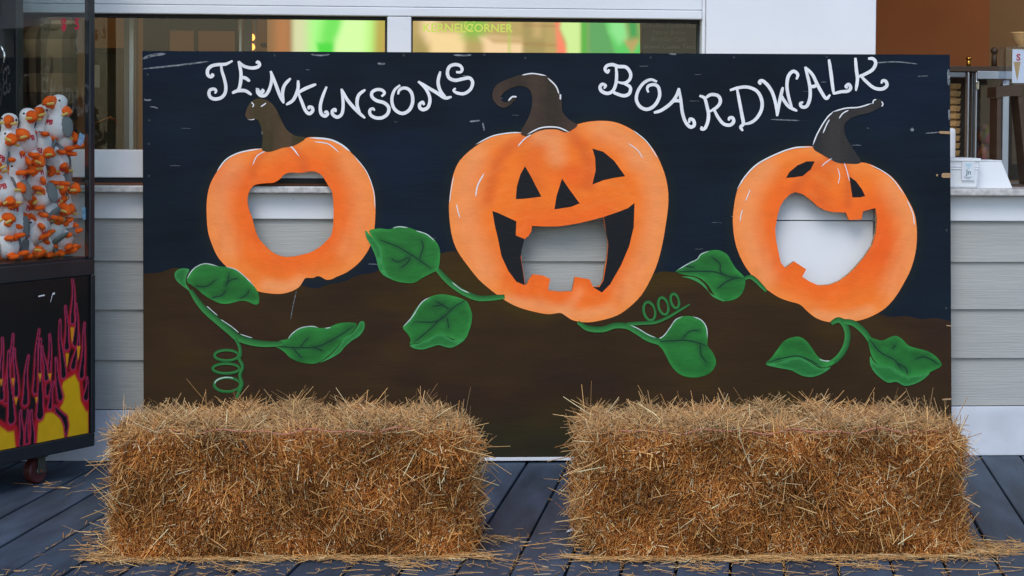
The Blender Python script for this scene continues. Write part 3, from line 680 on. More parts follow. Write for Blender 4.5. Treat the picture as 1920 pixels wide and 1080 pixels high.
pumpkin('painted_pumpkin', P3, H3, EY3, S3,
  [(Z3([(600,415),(530,450),(480,500),(460,540)]), 18, .6, dk), (Z3([(645,430),(662,500),(660,590)]), 14, .6, dk), (Z3([(350,450),(290,560),(290,700),(350,850)]), 42, .5, lt), (Z3([(820,520),(880,640),(880,760),(820,900)]), 40, .4, lt), (Z3([(600,430),(560,500),(560,580)]), 30, .4, dk), (Z3([(540,1000),(640,1010),(740,985)]), 20, .5, lt)],
  [(Z3([(243,530),(275,480),(320,435),(390,398),(460,374),(530,371)]), 3.2), (Z3([(255,650),(258,625),(265,605)]), 2.0), (Z3([(275,575),(285,550),(293,530)]), 2.0), (Z3([(645,430),(655,460),(665,500)]), 2.0), (Z3([(600,413),(575,430),(560,445)]), 2.0), (Z3([(740,437),(790,462),(830,495),(870,550)]), 2.0), (Z3([(880,570),(902,620),(908,665)]), 2.4), (Z3([(620,450),(628,480),(622,510)]), 1.8)],
  [(Z3([(527,365),(545,320),(578,265),(605,238)]), 2.4), (Z3([(565,320),(580,285),(590,268)]), 2.2), (Z3([(625,265),(640,245),(662,233)]), 2.2), (Z3([(600,240),(650,226),(700,222),(750,207)]), 2.4), (Z3([(752,210),(755,197),(765,193)]), 2.4), (Z3([(785,200),(790,210),(786,220)]), 2.2)],
  .75, stc((44, 42, 42), (60, 54, 50), 0), (1650, 470, 70, 110), 'painted pumpkin with slanted small eyes and a wide grin hole with two teeth')
# leaves and vines
def leaf(name, pts, veins, rim, under=None, seed=1):
    out = closed(pts, 3); off = lay()
    def colf(P):
        d = dist_poly(P, out[::2], True); n = fnoise(P, 26, 10, seed)
        c = np.tile(lin((33, 110, 42)), (len(P), 1))*(1+.22*n[:, None]); c = blend(c, (54, 152, 66), .8*smooth01(1-d/9)*(.6+.4*n))
        for v in veins: c = blend(c, (18, 62, 34), .45*smooth01(1-dist_poly(P, catmull(v, 4))/9))
        return c
    o = decal(name, out, [], 6, off, colf, MT['paint2'], cb)
    if under is not None:
        uo = closed(under, 3); of2 = lay()
        decal('curled_edge', uo, [], 6, of2, lambda P: blend(np.tile(lin((34, 112, 48)), (len(P), 1)), (62, 150, 78), .8*smooth01(1-dist_poly(P, uo[::2], True)/5)), MT['paint2'], o)
    for v in veins: strokes('vein', [(v, 2.2, (.6, .2))], MT['paint2'], o, col=(12, 50, 34))
    for r in rim: strokes('rim_highlight', [(r, 1.7, (.1, .1))], MT['rimlight'], o)
    return o
def vine(pts, w, hl=None):
    o = strokes('painted_vine', [(pts, w, (.8, .8))], MT['paint2'], cb, col=((56, 140, 66), (20, 84, 34)))
    if hl is not None: 
        for h in hl: strokes('rim_highlight', [(h, 1.6, (.1, .1))], MT['rimlight'], o)
    return o
vine(ZA([(172,372),(210,430),(260,490),(330,550),(400,608),(440,640),(520,665),(600,675),(690,672)]), [9, 11, 12, 13, 12, 10], [ZA([(262,460),(290,485),(325,515)]), ZA([(340,535),(400,575),(445,612)]), ZA([(450,618),(490,632),(520,640)])])
def loops_vine(pts, w): strokes('painted_tendril', [(pts, w, (.8, .6))], MT['paint2'], cb, col=((52, 132, 62), (24, 92, 40)))
def ell(cx, cy, rx, ry, a0=0, a1=6.4, tilt=0, n=14):
    return [(cx+rx*math.cos(a)*math.cos(tilt)-ry*math.sin(a)*math.sin(tilt), cy+rx*math.cos(a)*math.sin(tilt)+ry*math.sin(a)*math.cos(tilt)) for a in np.linspace(a0, a1, n)]
loops_vine(ZA([(425,645),(448,690),(452,735),(445,755),(465,800),(450,850),(462,900),(440,955),(425,995)]), 6)
for (cx, cy, rx, ry) in ((374,738,68,30), (372,812,76,28), (378,903,74,40)): loops_vine(ZA(ell(cx, cy, rx, ry)), 5)
for it in [(ZA(ell(374,736,68,30,3.3,5.4)), 1.8), (ZA(ell(372,810,76,28,2.6,4.6)), 1.8), (ZA(ell(378,900,70,38,3.2,5.2)), 1.8)]: strokes('tendril_highlight', [it], MT['rimlight'], cb)
leaf('painted_leaf', ZA([(150,320),(175,268),(210,235),(260,222),(310,235),(355,240),(400,245),(445,270),(490,310),(530,350),(555,395),(555,445),(530,452),(490,435),(450,432),(400,445),(350,448),(300,430),(250,400),(215,370),(180,345)]), [ZA([(200,350),(260,350),(320,310)]), ZA([(390,280),(375,340),(372,350)]), ZA([(375,330),(405,312),(435,305)]), ZA([(290,415),(350,400),(370,370)]), ZA([(450,420),(490,395),(500,370)])], [ZA([(150,310),(180,262),(215,235),(260,223),(330,238)]), ZA([(370,240),(430,258),(490,308),(530,350)])], ZA([(165,255),(120,250),(90,265),(82,290),(95,320),(130,350),(172,378),(145,330),(150,290)]), 2)
leaf('painted_leaf', ZA([(620,682),(680,655),(720,645),(745,615),(790,585),(850,575),(900,585),(950,580),(1000,560),(1050,553),(1105,560),(1090,600),(1030,650),(990,700),(940,745),(890,780),(840,785),(780,775),(730,750),(700,720),(660,695)]), [ZA([(640,685),(760,695),(880,690),(980,645),(1090,575)]), ZA([(790,690),(820,655),(835,640)]), ZA([(750,700),(790,745),(800,750)]), ZA([(860,692),(905,710),(915,715)])], [ZA([(720,645),(745,615),(790,585),(850,575),(890,582)]), ZA([(930,586),(960,582)])], ZA([(1125,550),(1148,550),(1148,590),(1120,630),(1080,655),(1040,690),(1010,725),(960,755),(900,780),(950,745),(1000,695),(1035,645),(1080,615),(1105,585)]), 3)
vine(ZA([(1555,250),(1610,310),(1670,360),(1740,400),(1800,418),(1870,415),(1938,408)]), [10, 11, 11, 10, 10], [ZA([(1640,325),(1690,365),(1740,388)])])
leaf('painted_leaf', ZA([(1175,40),(1230,25),(1290,30),(1330,15),(1390,18),(1440,35),(1490,55),(1540,85),(1570,130),(1575,180),(1565,250),(1530,275),(1480,300),(1430,330),(1370,330),(1310,315),(1270,285),(1250,230),(1240,160),(1215,100)]), [ZA([(1240,90),(1340,130),(1440,190),(1530,255)]), ZA([(1300,195),(1340,212),(1400,185)]), ZA([(1460,195),(1480,130),(1470,90)]), ZA([(1355,245),(1395,215),(1405,185)])], [ZA([(1310,22),(1345,15),(1395,20)]), ZA([(1440,37),(1500,58),(1545,95)])], ZA([(1155,35),(1180,60),(1215,95),(1240,130),(1248,180),(1255,240),(1285,290),(1320,316),(1260,290),(1230,250),(1215,190),(1190,130),(1160,75)]), 4)
leaf('painted_leaf', ZA([(1365,580),(1400,545),(1430,490),(1470,440),(1530,405),(1590,395),(1650,405),(1710,425),(1735,450),(1755,510),(1750,560),(1735,610),(1715,645),(1660,650),(1600,625),(1560,625),(1500,655),(1410,675),(1410,650),(1395,620)]), [ZA([(1715,430),(1650,470),(1560,545),(1420,550)]), ZA([(1625,480),(1590,455),(1550,435)]), ZA([(1615,530),(1625,585)]), ZA([(1590,520),(1520,590),(1430,665)]), ZA([(1590,455),(1535,462)])], [ZA([(1368,578),(1420,520),(1470,443),(1520,410)])], ZA([(1405,680),(1450,672),(1500,652),(1560,620),(1600,625),(1650,652),(1715,645),(1690,670),(1640,695),(1600,690),(1570,680),(1530,690),(1480,705),(1430,700)]), 5)
vine(ZB([(60,425),(110,455),(180,460),(240,442),(300,445),(350,470),(400,500),(460,522)]), [8, 11, 11, 11, 13, 15], [ZB([(300,433),(350,455),(400,485),(440,502)])])
loops_vine(ZB([(300,434),(370,430),(440,425),(500,400),(550,370),(605,338)]), [7, 6, 5, 4])
for (cx, cy, rx, ry) in ((408,372,28,46), (476,347,24,43), (532,322,20,36)): loops_vine(ZB(ell(cx, cy, rx, ry, tilt=-.25)), 5)
for it in [(ZB(ell(408,372,28,46,3.4,5.2,-.25)), 1.6), (ZB(ell(476,347,24,43,3.4,5.2,-.25)), 1.6), (ZB(ell(532,322,20,36,3.4,5.2,-.25)), 1.6)]: strokes('tendril_highlight', [it], MT['rimlight'], cb)
leaf('painted_leaf', ZB([(440,520),(480,490),(510,450),(535,415),(570,397),(620,398),(660,415),(685,450),(692,500),(692,540),(715,570),(732,610),(728,640),(700,675),(650,692),(600,693),(550,675),(510,630),(490,590),(470,555)]), [ZB([(450,520),(540,515),(600,515),(690,540)]), ZB([(570,505),(605,470),(655,465)]), ZB([(655,535),(660,585),(690,625)])], [ZB([(440,515),(480,490),(510,450),(535,415),(570,397)]), ZB([(620,398),(660,415),(685,450),(691,500)])], None, 6)
vine(ZB([(868,214),(900,205),(930,225),(978,275)]), [6, 8, 8, 6])
leaf('painted_leaf', ZB([(535,178),(580,155),(610,130),(640,120),(660,95),(700,78),(745,75),(785,95),(805,125),(830,165),(870,205),(875,235),(865,275),(840,305),(800,322),(770,320),(730,300),(690,240),(640,205),(580,195)]), [ZB([(540,182),(620,178),(720,180),(800,205),(870,212)]), ZB([(715,110),(750,140),(755,180),(790,205)]), ZB([(745,260),(780,230),(830,210)]), ZB([(585,152),(625,160)])], [ZB([(545,172),(600,140),(640,120),(660,95),(700,79)])], ZB([(565,205),(600,203),(640,212),(680,245),(700,280),(735,300),(775,322),(760,322),(715,300),(690,270),(650,235),(600,212)]), 7)
vine(ZB([(1292,430),(1330,414),(1360,440),(1373,490),(1360,550),(1320,605),(1260,640)]), [9, 11, 11, 11, 10])
leaf('painted_leaf', ZB([(975,628),(1000,600),(1030,560),(1060,520),(1100,500),(1140,497),(1175,520),(1205,560),(1230,595),(1270,615),(1310,618),(1285,640),(1240,645),(1190,615),(1140,598),(1080,608),(1020,622)]), [ZB([(985,620),(1060,600),(1130,590),(1190,610),(1240,640)])], [ZB([(1235,607),(1265,614),(1285,613)])], ZB([(975,630),(1030,622),(1090,605),(1140,598),(1190,620),(1240,650),(1290,645),(1250,675),(1200,692),(1150,685),(1100,660),(1050,650),(1000,640)]), 8)
vine(ZB([(1352,420),(1400,430),(1440,460),(1470,495),(1490,530)]), [10, 11, 11, 9])
leaf('painted_leaf', ZB([(1470,500),(1500,505),(1540,515),(1580,498),(1610,492),(1640,510),(1670,540),(1720,555),(1770,570),(1810,600),(1830,635),(1800,655),(1770,670),(1740,685),(1680,690),(1640,680),(1590,645),(1540,640),(1500,610),(1480,560)]), [ZB([(1480,510),(1530,570),(1600,610),(1640,660)]), ZB([(1605,535),(1590,558)]), ZB([(1620,625),(1655,650),(1665,680)]), ZB([(1700,605),(1750,595),(1820,632)])], [], ZB([(1482,590),(1500,618),(1540,640),(1590,645),(1640,680),(1690,690),(1770,670),(1745,700),(1700,725),(1650,735),(1610,715),(1570,720),(1530,695),(1500,665),(1482,630)]), 9)
# letters
ZJ = lambda p: zc(p, 370, 100, 3.5556)
ZK = lambda p: zc(p, 1110, 95, 3.368)
LET = [
 (ZJ, [[(92,138),(104,146),(90,157),(70,143),(70,110),(95,85),(140,75),(190,72),(235,50)], [(158,76),(165,120),(180,170),(190,220),(185,265),(160,295),(120,305),(90,295),(78,270),(85,245),(110,238),(125,250),(118,268)]]),
 (ZJ, [[(275,52),(290,120),(290,180),(280,230),(262,258)], [(275,55),(310,85),(360,98),(400,92),(415,75),(405,58),(390,65)], [(285,160),(320,165),(350,187)], [(232,265),(270,250),(320,250),(362,277)]]),
 (ZJ, [[(428,240),(440,250),(428,262),(404,248),(402,235),(404,262),(425,282),(455,278),(480,240),(495,180),(490,120)], [(488,118),(520,200),(550,280),(577,333)], [(574,325),(568,270),(580,215),(622,166)]]),
 (ZJ, [[(672,180),(670,240),(640,310),(592,343)], [(668,265),(720,235),(792,206)], [(672,262),(695,320),(720,380),(745,402),(768,385),(765,362),(745,358),(742,375)]]),
 (ZJ, [[(862,222),(835,290),(820,350),(825,400),(850,418),(868,405),(860,390),(845,397)]]),
 (ZJ, [[(922,392),(918,374),(900,385),(905,410),(935,425),(965,400),(972,330),(960,236)], [(960,238),(1000,310),(1060,380),(1118,432)], [(1085,408),(1065,340),(1075,280),(1120,242)]]),
 (ZJ, [[(1228,288),(1248,265),(1230,245),(1195,242),(1165,260),(1165,290),(1195,315),(1245,330),(1275,360),(1270,400),(1235,428),(1190,430),(1155,410),(1150,380),(1170,368),(1182,382)]]),
 (ZJ, [[(1352,212),(1315,245),(1297,300),(1305,355),(1335,390),(1375,400),(1415,375),(1435,325),(1430,270),(1405,238),(1370,232),(1345,248),(1338,274)]]),
 (ZJ, [[(1512,345),(1502,326),(1482,340),(1485,365),(1510,375),(1540,355),(1550,300),(1525,240),(1472,187)], [(1472,188),(1540,230),(1600,265),(1650,297),(1695,290)], [(1655,294),(1620,250),(1605,190),(1620,120)]]),
 (ZJ, [[(1725,125),(1755,125),(1765,105),(1750,82),(1715,75),(1680,90),(1667,130),(1680,165),(1720,180),(1770,170),(1815,165),(1835,195),(1820,240),(1780,268),(1735,265),(1708,248),(1722,232)]]),
 (ZK, [[(150,95),(155,150),(150,210),(130,255),(95,270),(60,255),(50,230),(65,212),(85,222),(75,240)], [(108,118),(98,136),(82,118),(95,95),(130,88),(165,100),(215,105),(243,145),(235,185),(200,205),(150,195)], [(195,204),(240,230),(235,270),(200,285),(150,270),(132,258)]]),
 (ZK, [[(410,196),(370,183),(325,205),(290,255),(280,310),(305,355),(350,370),(395,345),(425,290),(420,235),(395,215),(360,220),(348,240),(356,264)]]),
 (ZK, [[(390,392),(440,375),(500,330),(535,280),(548,236)], [(548,238),(560,310),(570,390),(590,450),(620,482),(645,470),(640,440),(618,432),(612,457)], [(505,322),(530,315),(560,320)]]),
 (ZK, [[(678,284),(710,300),(725,350),(735,400),(730,450),(712,490),(692,495),(692,478)], [(712,302),(750,278),(795,285),(810,320),(790,355),(738,388)], [(768,368),(795,420),(830,462),(870,470),(893,450),(888,425),(868,425),(862,442)]]),
 (ZK, [[(915,240),(930,320),(945,400),(955,460),(938,482),(952,507)], [(870,250),(920,235),(980,230),(1040,255),(1070,310),(1070,370),(1040,425),(1000,455),(950,465)]]),
 (ZK, [[(1066,214),(1056,198),(1075,190),(1110,220),(1140,270),(1160,340),(1168,414)], [(1168,412),(1180,340),(1195,270),(1205,230)], [(1192,280),(1215,320),(1245,355),(1295,381)], [(1262,362),(1240,290),(1230,220),(1240,160),(1270,130),(1298,150),(1290,182)]]),
 (ZK, [[(1345,102),(1360,160),(1375,230),(1375,300),(1355,350),(1325,355),(1315,335),(1332,324)], [(1345,104),(1390,150),(1420,210),(1450,265),(1478,302),(1503,278)], [(1373,226),(1400,226),(1424,214)]]),
 (ZK, [[(1495,55),(1505,120),(1515,200),(1525,274)], [(1522,272),(1570,260),(1615,255),(1632,235),(1620,213),(1603,225),(1612,238)]]),
 (ZK, [[(1662,45),(1668,120),(1675,180),(1665,254)], [(1742,50),(1775,52),(1790,80),(1770,120),(1720,150),(1680,167)], [(1690,152),(1730,195),(1780,235),(1830,242),(1860,222),(1855,195),(1835,190),(1825,208)]]),
]
for Z, ss in LET: strokes('letter', [(Z(s), [5.6, 6.6, 5.6], (.75, .6)) for s in ss], MT['letter'], cb)
# wear: chips and scratches, screw holes, support feet, bottom strip
wear = [([(268,110),(285,104),(310,101)], 5), ([(268,129),(300,126),(345,121),(392,115)], 3), ([(583,102),(600,104),(618,102)], 3), ([(850,103),(868,104),(884,103)], 3), ([(708,119),(716,120),(722,119)], 4), ([(1254,101),(1268,102)], 3),
        ([(270,186),(276,188),(284,187)], 3), ([(281,200),(290,201),(296,203)], 2.5), ([(1778,130),(1779,160)], 5), ([(1779,205),(1780,225)], 3.5), ([(1708,240),(1712,246)], 6), ([(1735,250),(1760,248)], 2), ([(1640,118),(1680,116),(1720,120)], 2), ([(556,545),(549,575),(545,600)], 1.2),
        ([(440,326),(490,331),(540,333)], 1.5),  ([(860,300),(905,302)], 1), ([(1445,224),(1500,226)], 2), ([(880,228),(900,226)], 3), ([(905,230),(908,245)], 3), ([(760,470),(800,472)], 1)]
for k in range(38):
    x, y = rng.uniform(275, 1775), rng.uniform(105, 500); l = rng.uniform(3, 22)
    wear.append(([(x, y), (x+l*.5, y+rng.uniform(-.6, .6)), (x+l, y+rng.uniform(-1, 1))], rng.uniform(.4, 1.0)))
wr = strokes('paint_chips', [(np.array(p, float), w_, (.2, .2)) for p, w_ in wear], new_mat('chipped_paint', (.17, .19, .21), .8, noise=.7, nscale=(90, 90, 200)), cb, off=.0009); wr['kind'] = 'stuff'
for p, w_ in [([(1760,248),(1781,249)], 5), ([(1765,329),(1782,329)], 9), ([(1755,328),(1758,329)], 4), ([(1766,749),(1783,748)], 3), ([(1774,610),(1783,611)], 2)]: strokes('bare_wood_chip', [(np.array(p, float), w_, (.5, .9))], MT['ply'], cb)
for (x, y) in [(279,106),(277,140),(280,226),(279,270),(279,330),(515,104),(757,104),(908,103),(985,109),(1220,108),(1376,108),(1550,107),(1775,432),(1774,578)]:
    V, Fc = lathe_vf([(0, .004), (.0006, .0032)], 10); q = bpt(x, y, .0007)
    mesh_obj('screw_hole', [(q.x+v[0], q.y-v[2], q.z+v[1]) for v in V], Fc, MT['darkgap'], cb)
zb = bpt(960, 857).z
box('bottom_strip', bpt(272, 860).x, bpt(1782, 854).x, -.004, .016, zb-.011, zb-.0005, MT['white'], cb, .001)
for x in (735, 1335):
    q = bpt(x, 857); box('foot', q.x-.05, q.x+.05, -.05, .06, 0.0005, zb-.0115, MT['ply'], cb, .002)
    box('brace', q.x-.02, q.x+.02, .024, .050, zb-.011, .80, MT['ply'], cb, .002)

# ================================================================== straw bales
PAL = np.array([[.68, .30, .080], [.52, .19, .042], [.82, .46, .16], [.34, .115, .028], [.94, .72, .42], [.18, .06, .018], [.62, .245, .050]])
PW_ = np.array([.20, .21, .12, .19, .06, .14, .08])
def strand_mesh(P, D, Nn, Ln, Wd, bend, cols):
    """P root, D unit direction, N bend direction: three sided straws with two segments"""
    n = len(P); D = D/np.linalg.norm(D, axis=1, keepdims=True)
    side = np.cross(D, Nn); side /= np.linalg.norm(side, axis=1, keepdims=True)+1e-9; nn = np.cross(side, D)
    V = np.zeros((n, 9, 3))
    for j, t in enumerate((0, .5, 1)):
        c = P+D*(Ln*t)[:, None]+Nn*(bend*Ln*t*t)[:, None]; wj = Wd*(1, 1, .75)[j]
        V[:, j*3] = c+side*wj[:, None]*.5; V[:, j*3+1] = c-side*wj[:, None]*.5; V[:, j*3+2] = c+nn*wj[:, None]*.45
    b = (np.arange(n)*9)[:, None]; Fq = []
    for s in (0, 3):
        for k in range(3): Fq.append(b+np.array([s+k, s+(k+1) % 3, s+3+(k+1) % 3, s+3+k]))
    return V.reshape(-1, 3), np.concatenate(Fq), np.repeat(cols, 9, 0)
def big_mesh(name, V, Q, C, mat, parent):
    me = bpy.data.meshes.new(name); me.vertices.add(len(V)); me.vertices.foreach_set('co', V.astype(np.float32).ravel())
    me.loops.add(Q.size); me.loops.foreach_set('vertex_index', Q.astype(np.int32).ravel()); me.polygons.add(len(Q))
    me.polygons.foreach_set('loop_start', np.arange(0, Q.size, 4, dtype=np.int32)); me.update(calc_edges=True); me.validate()
    ca = me.color_attributes.new('Col', 'FLOAT_COLOR', 'POINT'); c4 = np.ones((len(V), 4), np.float32); c4[:, :3] = C; ca.data.foreach_set('color', c4.ravel())
    me.materials.append(mat); o = bpy.data.objects.new(name, me); COL.objects.link(o)
    if parent: o.parent = parent
    return o
def pick(n, r, k=None):
    c = PAL[r.choice(len(PAL), n, p=PW_)]; return np.clip(c*r.uniform(.82, 1.3, (n, 1)), 0, 1)
def bale(center, yaw, Lx, Dy, Hz, seed, label, nmul=1.0):
    r = np.random.default_rng(seed)
    root = empty('straw_bale', center); root.rotation_euler = (0, 0, yaw); tag(root, label, 'straw bale', 'straw bales before the painted board')
    bm = bmesh.new(); bm_box(bm, -Lx/2+.030, Lx/2-.030, -Dy/2+.030, Dy/2-.030, 0.002, Hz-.032, .05)
    bmesh.ops.subdivide_edges(bm, edges=bm.edges, cuts=5, use_grid_fill=True)
    for v in bm.verts:
        if v.co.z > .02: v.co += Vector(r.normal(0, .004, 3))
    from_bm('core', bm, MT['bale'], root)
    def surf(face, n):
        a, b = r.uniform(-1, 1, n), r.uniform(-1, 1, n)
        if face == 'front': P = np.stack([a*Lx/2, np.full(n, -Dy/2), (b+1)/2*Hz], 1); N = np.array([0, -1, 0.])
        if face == 'back': P = np.stack([a*Lx/2, np.full(n, Dy/2), (b+1)/2*Hz], 1); N = np.array([0, 1, 0.])
        if face == 'top': P = np.stack([a*Lx/2, b*Dy/2, np.full(n, Hz)], 1); N = np.array([0, 0, 1.])
        if face == 'left': P = np.stack([np.full(n, -Lx/2), a*Dy/2, (b+1)/2*Hz], 1); N = np.array([-1, 0, 0.])
        if face == 'right': P = np.stack([np.full(n, Lx/2), a*Dy/2, (b+1)/2*Hz], 1); N = np.array([1, 0, 0.])
        # round the edges of the block
        q = np.array([Lx/2, Dy/2, Hz/2]); c = P-np.array([0, 0, Hz/2]); rr = .10
        inner = np.clip(c, -(q-rr), q-rr); low = c[:, 2] < -(q[2]-rr); inner[low, 2] = c[low, 2]
        d = c-inner; ln = np.linalg.norm(d, axis=1, keepdims=True); dn = np.where(ln > 1e-6, d/np.maximum(ln, 1e-6), N)
        P2 = inner+dn*np.minimum(ln, rr)+np.array([0, 0, Hz/2]); 
        lump = .010*np.abs(np.sin(P2[:, 0]*math.pi/.115+seed))-.008+.010*np.sin(P2[:, 0]*9+seed)*np.sin(P2[:, 2]*14+P2[:, 1]*11+seed)+.006*np.sin(P2[:, 0]*41+P2[:, 2]*23)
        return P2+dn*(lump-.010)[:, None], dn
    Vs = []; Qs = []; Cs = []; base = 0
    def add(P, N, D, Ln, Wd, bend, C):
        nonlocal base
        V, Q, C = strand_mesh(P, D, N, Ln, Wd, bend, C)
        V[:, 2] = np.maximum(V[:, 2], .0015)
        Vs.append(V); Qs.append(Q+base); Cs.append(C); base += len(V)
    def unit(v): return v/np.linalg.norm(v, axis=1, keepdims=True)
    for face, nn in (('front', 30000), ('back', 2500), ('top', 13000), ('left', 4500), ('right', 4500)):
        nn = int(nn*nmul); P, N = surf(face, nn); rd = r.normal(0, 1, (nn, 3))
        tang = rd-N*(rd*N).sum(1)[:, None]
        if face == 'top':
            tang[:, 1] *= 1.1; D = unit(unit(tang)+N*r.uniform(-.10, .38, nn)[:, None]); Ln = r.gamma(2.6, .011, nn)+.012; lift = .0
        else:
            fk = np.floor((P[:, 0]+P[:, 1]+5)/.11); tl = .5*np.sin(fk*7.3+seed); tang[:, 2] *= 2.2; tang = tang+np.stack([tl, tl*0, tl*0], 1)*np.sign(tang[:, 2:3]); tang -= N*(tang*N).sum(1)[:, None]; t = unit(tang); k = r.random(nn) < .62
            out = np.where(k, r.uniform(.35, 1.5, nn), r.uniform(-.05, .32, nn))
            D = unit(t+N*out[:, None]); D[:, 2] -= .15; Ln = np.where(k, r.uniform(.008, .024, nn), r.gamma(2.6, .010, nn)+.012)
        C = pick(nn, r)
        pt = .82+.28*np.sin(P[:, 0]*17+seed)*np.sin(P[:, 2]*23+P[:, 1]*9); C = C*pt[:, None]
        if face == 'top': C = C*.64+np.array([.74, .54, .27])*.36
        add(P-D*(Ln*.30)[:, None], N, D, Ln, r.uniform(.0010, .0032, nn), r.normal(0, .22, nn), C)
    # wisps that stand out of the edges
    for face, nn in (('top', 460), ('left', 420), ('right', 460), ('front', 300)):
        P, N = surf(face, nn); rd = r.normal(0, 1, (nn, 3)); up = .35 if face != 'front' else .12
        D = unit(unit(rd-N*(rd*N).sum(1)[:, None])+N*r.uniform(.1, up*2, nn)[:, None]); Ln = .03+r.gamma(2.0, .014, nn)
        C = pick(nn, r)*.5+np.array([.72, .54, .27])*.5
        add(P-D*(Ln*.2)[:, None], N, D, Ln, r.uniform(.0018, .0036, nn), r.normal(0, .2, nn), C)
    o = big_mesh('straw', np.concatenate(Vs), np.concatenate(Qs), np.concatenate(Cs), MT['straw'], root); o['kind'] = 'stuff'
    xs_ = np.linspace(-Lx/2+.09, Lx/2-.09, 40)
    V, Fc = tube_vf([(x, -Dy/2+.035+.006*math.sin(x*9+seed), Hz-.021+.004*math.sin(x*31)+.004*math.sin(x*57)) for x in xs_], .0016, 5); mesh_obj('twine', V, Fc, MT['twine'], root)
    return root
a = onZ(200, 1051); b = onZ(905, 1043); ln = (b-a).length; yw = math.atan2(b.y-a.y, b.x-a.x)
D_ = .44; mid = (a+b)/2+Vector((-math.sin(yw), math.cos(yw), 0))*D_/2
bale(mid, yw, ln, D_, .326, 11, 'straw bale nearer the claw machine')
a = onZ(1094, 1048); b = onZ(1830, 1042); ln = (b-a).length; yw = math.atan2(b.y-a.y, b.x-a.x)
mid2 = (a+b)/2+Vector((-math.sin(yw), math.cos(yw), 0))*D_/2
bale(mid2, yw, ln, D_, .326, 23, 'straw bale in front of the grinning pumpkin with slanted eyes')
# loose straw on the deck
def litter():
    r = np.random.default_rng(5); Ps = []; 
    def band(p, q, n, sx, sy):
        t = r.random(n); P = np.stack([p[0]+(q[0]-p[0])*t, p[1]+(q[1]-p[1])*t, np.zeros(n)], 1); P[:, 0] += r.normal(0, sx, n); P[:, 1] += r.normal(0, sy, n); Ps.append(P)
    g = lambda x, y: onZ(x, y)
    band(g(180, 1052), g(915, 1046), 1100, .02, .020); band(g(1080, 1050), g(1835, 1046), 1300, .03, .022)
    band(g(190, 1000), g(200, 1045), 120, .03, .04); band(g(1815, 1020), g(1880, 1030), 170, .05, .035)
    band(g(0, 1075), g(1900, 1070), 240, .1, .05); band(g(900, 1020), g(1070, 1040), 60, .06, .1); band(g(60, 910), g(180, 925), 24, .05, .02); band(g(1060, 900), g(1075, 1000), 40, .02, .05)
    for (cx_, cy_, n_) in ((1850, 1035, 110), (1100, 1025, 70), (195, 1040, 80), (1600, 1062, 50), (420, 1066, 40), (760, 1060, 50), (1300, 1066, 40), (930, 1010, 30)): band(g(cx_, cy_), g(cx_+25, cy_+4), n_, .028, .016)
    for i in range(-9, 13):          # caught in the gaps between boards
        u = U0+i*PW; n = 26; s = r.uniform(-2.4, -1.2, n); Ps.append(np.stack([u*math.cos(PA)+s*math.sin(PA)+r.normal(0, .002, n), -u*math.sin(PA)+s*math.cos(PA), np.zeros(n)], 1))
    P = np.concatenate(Ps); n = len(P); P[:, 2] = r.uniform(.0022, .006, n)
    a = r.uniform(0, 6.28, n); gap = np.arange(n) >= n-26*22; a[gap] = math.pi/2-PA+r.normal(0, .15, gap.sum())
    D = np.stack([np.cos(a), np.sin(a), r.normal(0, .06, n)], 1)
    D[:, 2] = np.abs(D[:, 2])*.6
    V, Q, C = strand_mesh(P, D, np.tile([0, 0, 1.], (n, 1)), r.gamma(2.5, .012, n)+.008, r.uniform(.0012, .003, n), r.normal(0, .03, n), pick(n, r)*.6+np.array([.6, .44, .2])*.4)
    V[:, 2] = np.maximum(V[:, 2], .0006)
    o = big_mesh('loose_straw', V, Q, C, MT['straw'], None); tag(o, 'loose straw scattered on the deck round the bales', 'straw', kind='stuff')
litter()
q = onZ(1072, 998)
gm = mesh_obj('paper_scrap', [(-.016, -.01, .001), (.004, -.014, .006), (.018, -.002, .002), (.012, .012, .010), (-.008, .010, .004)], [(0, 1, 4), (1, 3, 4), (1, 2, 3)], MT['labelm']); gm.location = (q.x, q.y, .001)
tag(gm, 'crumpled pale paper scrap lying beside a straw bale', 'litter')

# ================================================================== claw machine
mA = onZ(178, 836, .085); mB = onZ(0, 873, .085)
fd = (mA-mB); fd.z = 0; fd.normalize()                   # along the visible face, away from the camera
nrm = Vector((fd.y, -fd.x, 0))                           # towards the viewer side
MW, MD = .95, .43                                        # length along the face, depth behind it
cmx = Matrix(((fd.x, -nrm.x, 0, mA.x), (fd.y, -nrm.y, 0, mA.y), (0, 0, 1, 0), (0, 0, 0, 1)))   # local x runs to the far corner (x=0), local y into the cabinet
mc = empty('claw_machine', M=cmx); bpy.context.view_layer.update()
tag(mc, 'black claw crane machine on casters with flame print and plush seagulls behind glass', 'claw machine')
gz = .646; MH = 1.92
def mbox(name, x0, x1, y0, y1, z0, z1, mat, bev=.003, parent=None): return box(name, x0, x1, y0, y1, z0, z1, mat, parent or mc, bev)
mbox('base_frame', -MW, 0, 0, MD, .085, .125, MT['machine']); mbox('cabinet', -MW+.004, -.004, .006, MD-.002, .1255, gz-.052, MT['machine'])
mbox('middle_rail', -MW, 0, 0, MD, gz-.0515, gz-.004, MT['machine'])
for x0, x1 in ((-MW, -MW+.03), (-.022, 0)):
    mbox('corner_post', x0, x1, 0, .022, gz-.0035, MH-.15, MT['machine']); mbox('corner_post', x0, x1, MD-.022, MD, gz-.0035, MH-.15, MT['machine'])
    mbox('edge_strip', x0+.002, x1-.002, -.003, -.0004, .126, gz-.052, MT['machine'], .001)
mbox('top_cabinet', -MW, 0, 0, MD, MH-.1495, MH, MT['machine'])
mbox('prize_floor', -MW+.031, -.0225, .012, MD-.012, gz-.0035, gz+.004, MT['machine'], 0)
